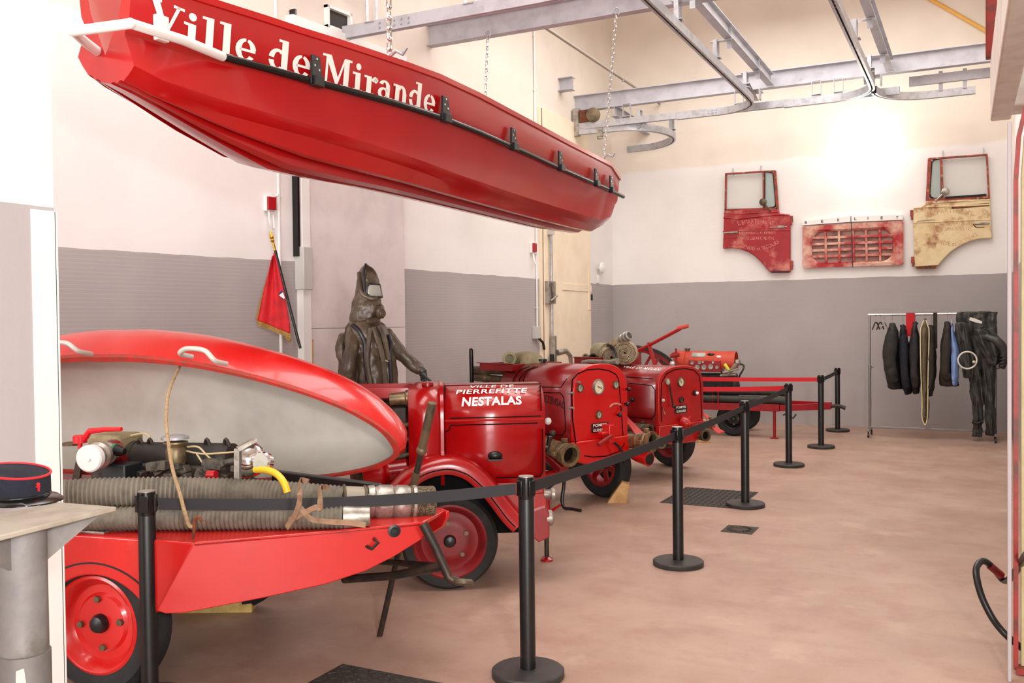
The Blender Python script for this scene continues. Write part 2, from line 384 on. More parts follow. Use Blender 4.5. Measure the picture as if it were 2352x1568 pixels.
# cream steel door near the far corner
d2 = Thing('door_2', None, None, (wl_x(13.5), 13.5, 0), 0, None, 'structure')
wall_slab(12.62, 14.43, 0, 4.9, -.02, .05).build('leaf', cream, d2, 1, bevel=.006)
wall_slab(12.53, 12.61, 0, 4.9, -.02, .03).build('leaf_edge', cream, d2, 1, bevel=.004)
wall_slab(12.61, 12.622, 0, 4.9, -.02, .034).build('rusty_gap', rust, d2, 1)
wall_slab(13.25, 14.43, 2.2, 2.31, .05, .062).build('hinge_strap', cream, d2, 1, bevel=.003)
wall_slab(14.3, 14.38, 1.9, 2.6, .05, .066).build('hinge_plate', cream, d2, 1, bevel=.003)
wall_slab(14.4, 14.46, 2.06, 2.16, .05, .07).build('latch', black, d2, 1)
yb = 12.78
bolt = MB().cyl(wl(yb, .09, 1.2), wl(yb, .09, 3.9), .022, n=12).build('bolt_rod', steel, d2, 1)
wall_slab(yb - .05, yb + .06, 3.02, 3.09, .05, .12).build('rod_guide', plastic, bolt, 1)
bb_ = wall_slab(yb - .16, yb + .09, 1.98, 2.32, .05, .12)
bb_.cyl(wl(yb, .13, 2.0), wl(yb - .1, .15, 2.3), .02, n=10).cyl(wl(yb - .12, .13, 2.02), wl(yb + .03, .16, 2.1), .02, n=10)
bb_.build('bolt_lock', alu, d2, 1, bevel=.004)
lv = MB().bar(wl(yb + .02, .1, .98), wl(yb + .02, .1, 1.5), .09, .08)
lv.build('lever_box', alu, d2, 1, bevel=.01)
MB().tube([wl(yb + .05, .15, 1.24), wl(yb + .22, .22, 1.26), wl(yb + .33, .24, 1.18), wl(yb + .42, .24, .86)], [.05, .04, .035, .02], 10).build('lever_handle', alu, d2, 1)
MB().bar(wl(yb - .06, .11, .8), wl(yb - .06, .11, 1.22), .06, .05).build('lever_grip', black, d2, 1, bevel=.008)

# wiring and small boxes on the left wall
def conduit(name, label, y, z0, z1, r, m, off=.02):
    mb = MB().cyl(wl(y, off, z0), wl(y, off, z1), r, n=10)
    k = z0 + .3
    while k < z1: mb.box(wl(y, off, k), (.03, r * 3.2, .02)); k += .8
    return single(name, mb, m, label, 'conduit')
conduit('wall_conduit', 'thin white cable conduit on the left wall beside the hanging red flag', 7.26, .3, 6.2, .016, white)
conduit('wall_conduit', 'thin white cable conduit on the left wall beside the cream door edge', 12.42, 1.62, 6.2, .014, white)
def alarm(y, z, lab):
    T = Thing('alarm_box', lab, 'alarm box', wl(y, 0, z), 0, 'red alarm boxes on the left wall')
    wall_slab(y - .05, y + .05, z, z + .15, 0, .045).build('housing', white, T, 1, bevel=.004)
    wall_slab(y - .047, y + .047, z + .012, z + .14, .045, .07).build('button_cover', rbox, T, 1, bevel=.004)
    MB().tube(smooth_path([wl(y - .02, .04, z), wl(y - .03, .06, z - .12), wl(y + .03, .05, z - .17), wl(y + .05, .02, z - .03)], 5), .009, 8).build('cable', white, T, 1)
alarm(7.14, 2.83, 'red alarm call box high on the left wall above the flag')
alarm(12.3, 2.72, 'red alarm call box on the conduit beside the cream door')
T = Thing('socket_box', 'small white socket box on the conduit low beside the cream door', 'socket', wl(12.38, 0, 1.5))
wall_slab(12.3, 12.46, 1.46, 1.64, 0, .06).build('box', plastic, T, 1, bevel=.006)
MB().tube([wl(12.42, .05, 1.46), wl(12.5, .07, 1.4), wl(12.56, .06, 1.3)], .02, 8).build('plug_cable', black, T, 1)
T = Thing('bell', 'round white alarm bell high on the wall in the far left corner', 'bell', wl(14.85, 0, 2.5))
MB().lathe([(.02, 0), (.02, .05), (.09, .055), (.1, .075), (.085, .1), (.04, .115), (.0, .12)], wl(14.85, 0, 2.62), (1, 0, 0)).build('dome', white, T, 1)
wall_slab(14.78, 14.86, 2.36, 2.5, 0, .03).build('base', white, T, 1, bevel=.006)
# wall lamp on the far wall, lit, with its conduit
lp = YP(1985, 345, YF - .12)
T = Thing('wall_lamp', 'lit round bulkhead lamp glowing on the far wall between the two vehicle doors', 'lamp', (lp.x, YF, lp.z))
MB().lathe([(.09, 0), (.1, .02), (.1, .05)], (lp.x, YF, lp.z), (0, -1, 0)).build('base', white, T, 1)
MB().ball((lp.x, YF - .1, lp.z), .125, (1, .6, 1), 24, 14).build('globe', lampm, T, 1)
MB().cyl((lp.x, YF - .012, lp.z + .13), (lp.x, YF - .012, lp.z + .72), .009, n=8).build('cable', white, T, 1)

# right-hand side: projecting head beam, jamb and red-edged door leaf
struct('trim_2', MB().prism([(.093, 8.4, 3.27), (.24, 8.4, 3.27), (.36, .9, 3.27), (.20, .9, 3.27)], (0, 0, .48)).bb((.2, 8.0, 3.3), (.46, 8.38, 3.7)), mat('head_beam_paint', (232, 222, 212), .6, col2=(218, 204, 194), scale=4), bevel=.015)
struct('trim_3', MB().bb((.124, 4.86, 0), (.142, 4.9, 2.6)), mat('jamb_paint', (176, 166, 168), .6), bevel=.004)
d3 = Thing('door_3', None, None, (.6, 5.02, 0), 0, None, 'structure')
dl = [(.163, 5.0, .02)] + [(.163, 5.0, 2.35), (.175, 5.0, 2.55), (.24, 5.0, 2.86)] + [(1.0, 5.0, 2.9), (1.0, 5.0, .02)]
MB().prism([V(p) + V((.022, .012, .012)) for p in dl], (0, .04, 0)).build('leaf', beige, d3, 1, bevel=.003)
fr = MB()
for p, q in zip(dl[:4], dl[1:5]): fr.bar(p, q, .04, .02, up=(1, 0, .01))
fr.bar(dl[0], dl[5], .07, .03)
fr.build('red_edge', redpost, d3, 1)
MB().bb((.24, 4.985, 1.95), (.34, 5.0, 2.22)).build('worn_latch', rust, d3, 1, bevel=.004)
# rusty post above, on the right wall
single('steel_post', MB().bar((.1, 8.3, 3.75), (.1, 8.3, HC), .09, .08), redpost, 'rusty red steel post beside the end of the far overhead beam', 'post', bevel=.006)
single('gas_pipe', MB().tube([YP(2130, -6, YF - .036), YP(2300, 91, YF - .036)], .03, 10), mat('yellow_pipe_paint', (226, 172, 84), .4), 'yellow pipe slanting down across the top right of the far wall', 'pipe')
# small floor fittings
def hatch(x0, x1, y0, y1, lab, n=5):
    T = Thing('floor_hatch', lab, 'hatch', ((x0 + x1) / 2, (y0 + y1) / 2, 0))
    MB().bb((x0, y0, -.03), (x1, y1, .004)).build('plate', smoke, T, 1)
    tr = MB(); nx, ny = 14, 18
    for i in range(nx):
        for j in range(ny):
            cx = x0 + (x1 - x0) * (i + .5) / nx; cy = y0 + (y1 - y0) * (j + .5) / ny
            a = R(45 if (i + j) % 2 else -45); tr.box((cx, cy, .005), (.034, .009, .005), Matrix.Rotation(a, 3, 'Z'))
    tr.build('tread_pattern', smoke, T, 1)
hatch(-2.66, -1.93, 8.33, 9.21, 'dark cast iron floor hatch beside the fourth stanchion from the camera')
hatch(-2.84, -2.1, 2.82, 3.72, 'dark floor hatch at the bottom edge nearest the camera')
T = Thing('floor_drain', 'small square floor drain with a round grate in the aisle', 'drain', (-1.725, 7.515, 0))
MB().bb((-1.85, 7.375, -.02), (-1.6, 7.65, .003)).build('frame', smoke, T, 1)
MB().lathe([(.105, .003), (.105, .006), (.06, .006)], (-1.725, 7.512, 0)).build('grate', iron, T, 1)
sl = MB()
for k in range(18):
    a = 2 * PI * k / 18; sl.box((-1.725 + .085 * math.cos(a), 7.512 + .085 * math.sin(a), .0065), (.03, .012, .003), Matrix.Rotation(a, 3, 'Z'))
sl.build('slots', blacks, T, 1)
# black air hose looping out from the right-hand jamb
hp = [(.20, 4.80, .62), DP(2312, 1334, 4.9), DP(2278, 1300, 4.88), DP(2258, 1288, 4.85), DP(2244, 1300, 4.8), DP(2243, 1325, 4.75), DP(2255, 1370, 4.7), DP(2280, 1420, 4.65), DP(2311, 1458, 4.6), DP(2350, 1490, 4.58)]
T = Thing('air_hose', 'black rubber hose looping out beside the red edged door at lower right', 'hose', (hp[4].x, hp[4].y, 0))
MB().tube(smooth_path(hp, 6), .017, 10).build('hose', black, T, 1)
MB().tube([DP(2300, 1321, 4.895), DP(2274, 1299, 4.87)], .02, 10).build('red_sleeve', redo, T, 1)
# ================================================================== OVERHEAD STEELWORK
ZB = 5.1
def ibeam(mb, p0, p1, h=.24, w=.12, tf=.012, tw=.008):
    p0 = V(p0); p1 = V(p1); z = V((0, 0, 1))
    mb.bar(p0 + z * (tf / 2), p1 + z * (tf / 2), w, tf); mb.bar(p0 + z * (h - tf / 2), p1 + z * (h - tf / 2), w, tf)
    return mb.bar(p0 + z * h / 2, p1 + z * h / 2, tw, h - tf * 2)
yn = ZP(970, 105, ZB).y
yn = (yn + ZP(1465, 33, ZB).y) / 2
yf = (ZP(1300, 257, ZB).y + ZP(2280, 145, ZB).y) / 2
xr = XP(1480, 0, -2.85)
single('steel_beam', ibeam(MB(), (wl_x(yn) + .0, yn, ZB), (.3, yn, ZB), .26), beamg, 'near grey steel beam across the room that the boat chains hook onto', 'beam', 'grey overhead beams')
single('steel_beam', ibeam(MB(), (wl_x(yf) + .0, yf, ZB), (.44, yf, ZB), .25), beamg, 'far grey steel beam across the room in front of the far wall', 'beam', 'grey overhead beams')
xs = (ZP(1415, 242, ZB - .02).x - 5.1) / 2
single('steel_beam', ibeam(MB(), (-5.12, yf - .1, ZB - .16), (-5.12, YF, ZB - .16), .16, .09), beamg, 'short grey stub beam from the far beam to the wall in the left corner', 'beam', 'grey overhead beams')
single('steel_beam', ibeam(MB(), (-5.9, 13.35, ZB + .2), (-5.6, 13.35, ZB + .2), .2, .14), beamg, 'short grey beam end on the left wall above the far beam end', 'beam', 'grey overhead beams')
for x, lab in ((-2.70, 'long grey beam running towards the camera above the left door rail'), (-1.08, 'long grey beam running towards the camera above the right door rail')):
    single('steel_beam', ibeam(MB(), (x, yn + .07, ZB + .02), (x, yf - .07, ZB + .02), .17, .1), beamg, lab, 'beam', 'grey overhead beams')
# hung monorail tracks (square hollow profile with a slot below)
ZR = 4.78
def track(mb, path, w=.075, h=.1):
    path = [V(p) for p in path]; rg = []
    prof = [(-.010, 0), (-w / 2, 0), (-w / 2, h), (w / 2, h), (w / 2, 0), (.010, 0), (.010, .006), (w / 2 - .006, .006), (w / 2 - .006, h - .006), (-w / 2 + .006, h - .006), (-w / 2 + .006, .006), (-.010, .006)]
    for i, p in enumerate(path):
        t_ = (path[min(i + 1, len(path) - 1)] - path[max(i - 1, 0)]).normalized(); sd = V((t_.y, -t_.x, 0)).normalized()
        rg.append([p + sd * a + V((0, 0, c)) for a, c in prof])
    return mb.loft(rg)
def hangers(T, pts, top, along):
    for p in pts:
        m = MB(); p = V(p); a = V(along); z1 = top
        for s in (-.06, .06):
            m.bar(p + a * s + V((0, 0, .05)), p + a * s + V((0, 0, z1 - p.z)), .05, .006, up=a)
        m.bar(p - a * .06 + V((0, 0, z1 - p.z)), p + a * .06 + V((0, 0, z1 - p.z)), .05, .006)
        m.box(p + V((0, 0, .12)), (.12, .12, .01)); 
        for s in (-1, 1): m.ball(p + a * .06 * s + V((0, 0, .03)), .02, (1, 1, 1), 8, 5)
        m.build('hanger_bracket', steel, T, 1, smooth=0)
def bolts(T, pts, nrm):
    for p in pts: MB().cyl(V(p), V(p) + V(nrm) * .012, .012, n=6).build('bolt', steel, T, 1)
yt = yf - .12
T = Thing('overhead_track', 'grey hanging track running left to right below the far beam', 'rail', (-2.6, yt, ZR))
cv = [(-5.72, yt, ZR), (-3.3, yt, ZR)]
track(MB(), cv + [(-.95, yt, ZR)]).build('track', steel, T, 1)
hangers(T, [(-4.9, yt, ZR), (-3.15, yt, ZR), (-2.05, yt, ZR), (-1.75, yt, ZR)], ZB, (1, 0, 0))
bolts(T, [(-3.6 + .06 * i + (.1 if i > 2 else 0), yt - .04, ZR + .03 + .04 * j) for i in range(6) for j in (0, 1)], (0, -1, 0))
T2_ = MB().bb((-5.8, yt - .05, ZR - .1), (-5.7, yt + .05, ZR + .34)); T2_.build('end_bracket', alu, T, 1, bevel=.004)
MB().lathe([(.02, -.06), (.1, -.05), (.115, -.02), (.115, .03), (.07, .05)], (-5.45, yt - .04, ZR + .2), (.5, -1, 0)).build('drive_wheel', bronze, T, 1)
MB().bb((-5.68, yt - .06, ZR + .1), (-5.5, yt + .06, ZR + .3)).build('drive_motor', rust, T, 1, bevel=.01)
MB().bb((-5.4, yt - .03, ZR - .14), (-5.3, yt + .03, ZR - .02)).lathe([(.05, 0), (.05, .03)], (-5.35, yt, ZR - .18)).build('trolley', alu, T, 1)
def runner(name, lab, x, y0, bend):
    T = Thing('overhead_track', lab, 'rail', (x, yf, ZR))
    path = [(x, y0, ZR), (x, yt - .9, ZR)]
    r = .62
    path += [V((x + bend * (r - r * math.cos(R(a))), yt - .62 + r * math.sin(R(a)), ZR - .012)) for a in range(0, 91, 8)]
    path += [(x + bend * 1.25, yt + .0, ZR - .012)]
    track(MB(), path).build('track', steel, T, 1)
    ys = [3.2 + 1.62 * k for k in range(7)]
    hangers(T, [(x + .0, y, ZR) for y in ys if y < yt - .7], ZB + .01, (0, 1, 0))
    for y in ys:
        if y < yt - .6:
            MB().bar((x - .06, y, ZB - .0), (x + .22, y, ZB - .0), .08, .008).bar((x + .16, y, ZB - .1), (x + .16, y, ZB + .22), .06, .008, up=(0, 1, 0)).build('cross_arm', steel, T, 1, smooth=0)
    MB().bar((x, yt - 1.0, ZR + .16), (x + .1 * bend, yt + .1, ZR + .16), .14, .012).box((x, yt - .3, ZR + .2), (.18, .3, .01)).box((x + .1, yt - .45, ZR + .12), (.02, .1, .16)).build('switch_plate', steel, T, 1, smooth=0)
    return T
Ta = runner('overhead_track', 'long hanging track running towards the camera, the left one of the two', -2.85, 2.5, -1)
Tb = runner('overhead_track', 'long hanging track running towards the camera, the right one nearest the lamp', -1.25, 2.5, -1)
# second bend of the right runner, swinging to the right, and the bar beyond it
track(MB(), [V((-1.25 + (.7 - .7 * math.cos(R(a))), yt - .35 + .7 * math.sin(R(a)), ZR - .03)) for a in range(0, 91, 8)] + [V((-.02, yt + .36, ZR - .03))]).build('right_bend', steel, Tb, 1)
for x in (-.45, -.15): MB().bar((x, yt + .34, ZR + .05), (x, yt + .34, ZB), .08, .05).build('hanger_post', beamg, Tb, 1)
single('overhead_rail', MB().bar((-.85, yt + .3, ZB - .1), (.42, yt + .3, ZB - .1), .06, .13), beamg, 'short grey channel rail below the far beam at the right', 'rail', bevel=.004)
# curved return track near the left wall
T = Thing('overhead_track', 'curved grey return track bending back to the wall in the far left corner', 'rail', (-5.2, yf, ZR - .25))
zc = ZR - .08
track(MB(), [(-5.7, yt, zc), (-5.0, yt + .05, zc)] + [V((-5.0 + .62 * math.sin(R(a)), yt + .67 - .62 * math.cos(R(a)), zc - .0006 * a)) for a in range(8, 181, 12)] + [V((-5.35, yt + 1.29, zc - .11))]).build('track', steel, T, 1)
hangers(T, [(-4.38, yt + .67, zc - .05), (-4.72, yt + .1, zc)], ZB - .1, (0, 1, 0))
# near track, running from the vent to the left runner
yv = 8.2
T = Thing('overhead_track', 'grey hanging track from the wall vent across the top of the picture', 'rail', (-4.8, yv, ZR))
track(MB(), [(wl_x(yv) + .05, yv, ZR), (-3.75, yv, ZR)] + [V((-3.75 + .85 * math.sin(R(a)), yv + .0 - .85 + .85 * math.cos(R(a)), ZR)) for a in range(6, 91, 8)], .08, .13).build('track', beamg, T, 1)
hangers(T, [(-5.75, yv, ZR), (-4.55, yv, ZR)], ZB + .35, (1, 0, 0))
bolts(T, [(-5.62 + .09 * i, yv - .045, ZR + .04 + .05 * j) for i in range(5) for j in (0, 1)], (0, -1, 0))
single('steel_beam', ibeam(MB(), (wl_x(yv), yv - .1, ZB + .2), (-3.6, yv - .1, ZB + .2), .18, .1), beamg, 'grey beam above the near hanging track at the top left', 'beam', 'grey overhead beams')
# thin pipe high on the left
q0 = YP(1515, 238, YF - .05)
single('ceiling_pipe', MB().tube([(q0.x, q0.y, q0.z), (q0.x - .02, 9.0, q0.z)], .022, 10).cyl((q0.x, 13.6, q0.z), (q0.x, 13.6, ZB + .3), .018, n=8), mat('pipe_paint', (150, 140, 128), .5), 'thin grey pipe high up running from the near beam to the far wall', 'pipe')
# ================================================================== LETTERING
def text_mesh(txt, size=1.0, bold=0.0, spacing=1.0, shear=0.0):
    cu = bpy.data.curves.new('t', 'FONT'); cu.body = txt; cu.size = size; cu.offset = bold; cu.space_character = spacing; cu.resolution_u = 4; cu.shear = shear
    o = bpy.data.objects.new('t', cu); C.objects.link(o)
    dg = bpy.context.evaluated_depsgraph_get(); me = bpy.data.meshes.new_from_object(o.evaluated_get(dg))
    bm = bmesh.new(); bm.from_mesh(me)
    bpy.data.objects.remove(o); bpy.data.curves.remove(cu); bpy.data.meshes.remove(me)
    ys = [v.co.y for v in bm.verts]; y0, y1 = min(ys), max(ys)
    for k in range(1, 6):
        g = bm.verts[:] + bm.edges[:] + bm.faces[:]
        bmesh.ops.bisect_plane(bm, geom=g, plane_co=(0, y0 + (y1 - y0) * k / 6, 0), plane_no=(0, 1, 0))
    bm.verts.ensure_lookup_table(); bm.verts.index_update()
    vs = [(v.co.x, v.co.y) for v in bm.verts]; fs = [tuple(v.index for v in f.verts) for f in bm.faces]; bm.free()
    x0 = min(x for x, y in vs); x1 = max(x for x, y in vs)
    return [((x - x0) / (x1 - x0), (y - y0) / (y1 - y0)) for x, y in vs], fs
def letter(parent, txt, m, fn, bold=0.0, spacing=1.0, shear=0.0, name='lettering', w=0, mb=None):
    """txt mapped by fn(s, t), s and t in 0..1 over its box"""
    vs, fs = text_mesh(txt, 1.0, bold, spacing, shear); k = mb or MB(); k.add([fn(s, t_) for s, t_ in vs], fs)
    return k if mb else k.build(name, m, parent, w, smooth=0)
def rib(cx, cy, rx, ry, tx, ty, a0, a1, n=14):
    o = []
    for i in range(n):
        q = []
        for a, k in ((a0 + (a1 - a0) * i / n, 0), (a0 + (a1 - a0) * (i + 1) / n, 0), (a0 + (a1 - a0) * (i + 1) / n, 1), (a0 + (a1 - a0) * i / n, 1)):
            a = R(a); q.append((cx + (rx - k * tx) * math.cos(a), cy + (ry - k * ty) * math.sin(a)))
        o.append(q)
    return o
def rc(x0, y0, x1, y1): return [[(x0, y0), (x1, y0), (x1, y1), (x0, y1)]]
GL = {
 'V': (.98, [[(.02, 1), (.24, 1), (.56, .14), (.44, 0)], [(.88, 1), (.78, 1), (.46, .12), (.5, 0)]] + rc(-.06, .92, .32, 1) + rc(.66, .92, .98, 1)),
 'i': (.54, rc(.13, 0, .36, .66) + rc(.0, 0, .49, .08) + rc(0, .58, .2, .66) + [[(.245 + .12 * math.cos(2 * PI * k / 12), .87 + .12 * math.sin(2 * PI * k / 12)) for k in range(12)]]),
 'l': (.54, rc(.13, 0, .36, 1) + rc(.0, 0, .49, .08) + rc(0, .92, .2, 1)),
 'e': (.76, rib(.34, .34, .34, .36, .19, .09, 8, 78) + rib(.34, .34, .34, .36, .19, .09, 92, 325) + rc(.14, .3, .66, .38)),
 'd': (.88, rib(.33, .33, .33, .35, .19, .1, 50, 172) + rib(.33, .33, .33, .35, .19, .1, 188, 310) + rc(.46, 0, .69, 1) + rc(.34, .92, .5, 1) + rc(.6, 0, .8, .08)),
 'M': (1.3, [[(.1, 1), (.34, 1), (.7, .2), (.58, .0)], [(.98, 1), (.9, 1), (.6, .15), (.64, .0)]] + rc(.14, 0, .23, .92) + rc(.9, 0, 1.13, 1) + rc(0, 0, .38, .08) + rc(.0, .92, .3, 1) + rc(.78, 0, 1.24, .08) + rc(.9, .92, 1.24, 1)),
 'r': (.66, rc(.12, 0, .35, .66) + rc(0, 0, .5, .08) + rc(0, .58, .2, .66) + rib(.52, .4, .2, .28, .1, .14, 40, 150, 8) + [[(.55 + .09 * math.cos(2 * PI * k / 10), .55 + .09 * math.sin(2 * PI * k / 10)) for k in range(10)]]),
 'a': (.76, rib(.3, .2, .28, .21, .17, .08, 30, 330) + rib(.32, .45, .28, .22, .2, .08, 0, 160, 10) + rc(.4, .06, .6, .46) + rc(.5, 0, .74, .09)),
 'n': (.9, rc(.12, 0, .35, .66) + rc(0, 0, .46, .08) + rc(0, .58, .2, .66) + rib(.46, .38, .27, .29, .2, .1, 0, 150, 10) + rc(.53, 0, .75, .4) + rc(.42, 0, .88, .08)),
 ' ': (.36, []),
}
def stencil(txt):
    polys = []; x = 0
    for ch in txt:
        adv, ps = GL[ch]; polys += [[(x + a, c) for a, c in p] for p in ps]; x += adv
    return polys, x
# ================================================================== BOAT
SH = .24
def lerp(tab, y):
    """linear table"""
    if y <= tab[0][0]: return tab[0][1]
    for (a, p), (b_, q) in zip(tab, tab[1:]):
        if y <= b_: return p + (q - p) * (y - a) / (b_ - a)
    return tab[-1][1]
CT_ = [(3.3, -3.95), (4.4, -4.07), (5.4, -4.15), (10, -4.2)]
def bc(y): return lerp(CT_, y)
WG = [(3.3, .20), (3.4, .255), (3.6, .335), (4.0, .49), (4.5, .665), (5.0, .79), (5.45, .87), (6.0, .87), (7.0, .82), (8.0, .765), (9.3, .71), (9.95, .58)]
ZG = [(3.05, 3.52), (3.6, 3.43), (4.4, 3.40), (9.3, 3.38), (9.95, 3.33)]
ZC = [(3.3, 2.93), (3.45, 2.88), (3.8, 2.838), (4.25, 2.805), (4.8, 2.762), (5.45, 2.715), (6, 2.69), (7.2, 2.68), (9.3, 2.69), (9.95, 2.80)]
ZK = [(3.3, 2.89), (3.5, 2.84), (4.0, 2.70), (4.5, 2.56), (5, 2.535), (9.2, 2.545), (9.95, 2.76)]
def wg(y): return lerp(WG, y)
def hull(y):
    w, zg, zc, zk = wg(y), lerp(ZG, y), lerp(ZC, y), lerp(ZK, y); wc = w - .17 * min(1, w / .6)
    am = max(0, min(1, (y - 3.38) / .6)) * 1.5; zr = zg - .28
    o = [(w + .02, zg + .006), (w + .02, zg - .03), (w, zg - .035), (w - .028, zr + .01), (w - .06, zr - .045), (wc + .06, zc + .07), (wc + .02, zc + .02)]
    d = zk - zc
    for fr, k, up in ((.985, .0, -.0), (.90, .35, -.02), (.84, .42, -.02), (.80, .30, .035), (.66, .45, .035), (.62, .7, -.02), (.50, .8, -.025), (.46, .65, .035), (.30, .8, .03), (.25, 1, -.01), (.0, 1, -.015)):
        o.append((wc * fr, zc + d * k + up * am))
    return o
BC = -4.15
T = Thing('rescue_boat', 'long red flat-bottomed boat hanging from chains, Ville de Mirande painted on its side', 'boat', (BC, 6.2, 2.64))
ys = [3.3, 3.36, 3.45, 3.6, 3.8, 4.0, 4.25, 4.5, 4.8, 5.1, 5.45, 6, 6.6, 7.2, 8, 8.7, 9.3, 9.95]
rings = []
for y in ys:
    o = hull(y); out = [V((bc(y) + a, y, z)) for a, z in o] + [V((bc(y) - a, y, z)) for a, z in o[-2::-1]]
    w, zg, zc = wg(y), lerp(ZG, y), lerp(ZC, y)
    inn = [V((bc(y) + a, y, z)) for a, z in ((-(w - .04), zg), (-(w - .1), zg - .25), (-(w - .2) * .8, zc + .1), ((w - .2) * .8, zc + .1), (w - .1, zg - .25), (w - .04, zg))]
    xg = bc(y) + w; rings.append([V((p.x, p.y, p.z + SH * (xg - p.x))) for p in out + inn])
MB().loft(rings).build('hull', redb, T, 1, smooth=28)
# fender rail
rz = lambda y: lerp(ZG, y) - .29
MB().tube([(bc(y) + wg(y) + .012, y, rz(y)) for y in [3.75 + .25 * k for k in range(23)]] + [(bc(9.5) + wg(9.45) + .03, 9.5, rz(9.4)), (bc(9.5) + wg(9.6) + .04, 9.75, rz(9.4))], .021, 12).build('fender_rail', blacks, T, 1)
q = [V((bc(3.75) + wg(3.75) + .012, 3.75, rz(3.75))), ZP(420, 92, 3.12), ZP(300, 54, 3.10), ZP(168, 72, 3.10), ZP(196, 97, 3.10), (bc(3.5) - .2, 3.55, 3.12)]
rl = MB().tube(q, .025, 12)
for p in q[2:4]: rl.ball(p, .0255, (1, 1, 1), 12, 8)
rl.build('bow_bumper', white, T, 1)
for y in (4.33, 5.5, 6.63, 7.72, 8.75, 9.25):
    x = bc(y) + wg(y)
    k = MB().prism([(x + .02, y - .055, rz(y) - .02), (x + .02, y + .055, rz(y) - .02), (x + .012, y + .035, rz(y) + .15), (x + .012, y - .035, rz(y) + .15)], (.016, 0, 0)); k.box((x + .03, y, rz(y)), (.05, .08, .06))
    k = k.build('rail_bracket', black, T, 1, bevel=.003)
    m = MB()
    for dy, dz in ((0, .13), (-.02, .09), (.02, .07)): m.cyl((x + .026, y + dy, rz(y) + dz), (x + .034, y + dy, rz(y) + dz), .007, n=8)
    m.build('bolt', chrome, k, 1)
y = XP(385, 50, -3.66).y
MB().bb((bc(y) + wg(y) - .03, y - .035, 3.15), (bc(y) + wg(y) + .004, y + .04, 3.28)).build('bow_plate', white, T, 1, bevel=.004)
ty0, ty1 = XP(352, 50, -3.70).y, XP(1002, 235, -3.30).y
polys, adv = stencil('Ville de Mirande'); k = MB()
for p in polys:
    vs = []
    for a, c in p:
        y = ty0 + (ty1 - ty0) * a / adv; z = rz(y) + .015 + c * .175
        zg = lerp(ZG, y); f = min(1, max(0, (zg - .035 - z) / .235)); vs.append((bc(y) + wg(y) - .028 * f + .004, y, z + .007 * f))
    k.add(vs, [tuple(range(len(vs)))])
k.build('lettering', whitel, T, 1, smooth=0)
# chains
def chain(lab, top, bot, link, r, hook=True):
    top = V(top); bot = V(bot); d = (bot - top); L = d.length; d.normalize(); n = max(3, int(L / (link * .78)))
    T = Thing('hanging_chain', lab, 'chain', bot, 0, 'boat hanging chains')
    a = d.cross(V((0, 1, 0))).normalized(); b = d.cross(a); k = MB()
    for i in range(n):
        c = top + d * (L * (i + .5) / n); s = a if i % 2 else b; pts = []
        for j in range(16):
            q = 2 * PI * j / 16; hh = link / 2 - link * .18
            pts.append(c + s * (math.cos(q) * link * .2) + d * (math.sin(q) * link * .18 + (hh if math.sin(q) > 0 else -hh)))
        k.tube(pts, r, 6, closed=True)
    k.build('links', chrome, T, 1)
    MB().tube([bot + V((0, 0, .02)), bot + V((.05, 0, .05)), bot + V((.1, 0, .02)), bot + V((.13, 0, .06))], r * 1.6, 8).build('shackle', steel, T, 1)
    if top.z < 5.3: MB().tube(arc(top + V((0, 0, .02)), .04, -60, 200, 8, 'xz'), r * 1.5, 8).build('beam_hook', steel, T, 1)
y1 = XP(903, 130, -3.35).y
chain('heavy chain by the boat lettering, leftmost of the three chains', (bc(y1) + wg(y1) - .05, y1, 5.6), (bc(y1) + wg(y1) - .05, y1, 3.4), .085, .0075)
chain('thin chain holding the far side of the boat, middle of the three', (-5.17, yn - .06, ZB), (-4.9, 9.1, 3.74), .07, .0055)
chain('long thin chain holding the stern of the boat, rightmost of the three', (-3.56, yn - .06, ZB), (bc(9.1) + wg(9.1) - .03, 9.15, 3.4), .07, .0055)
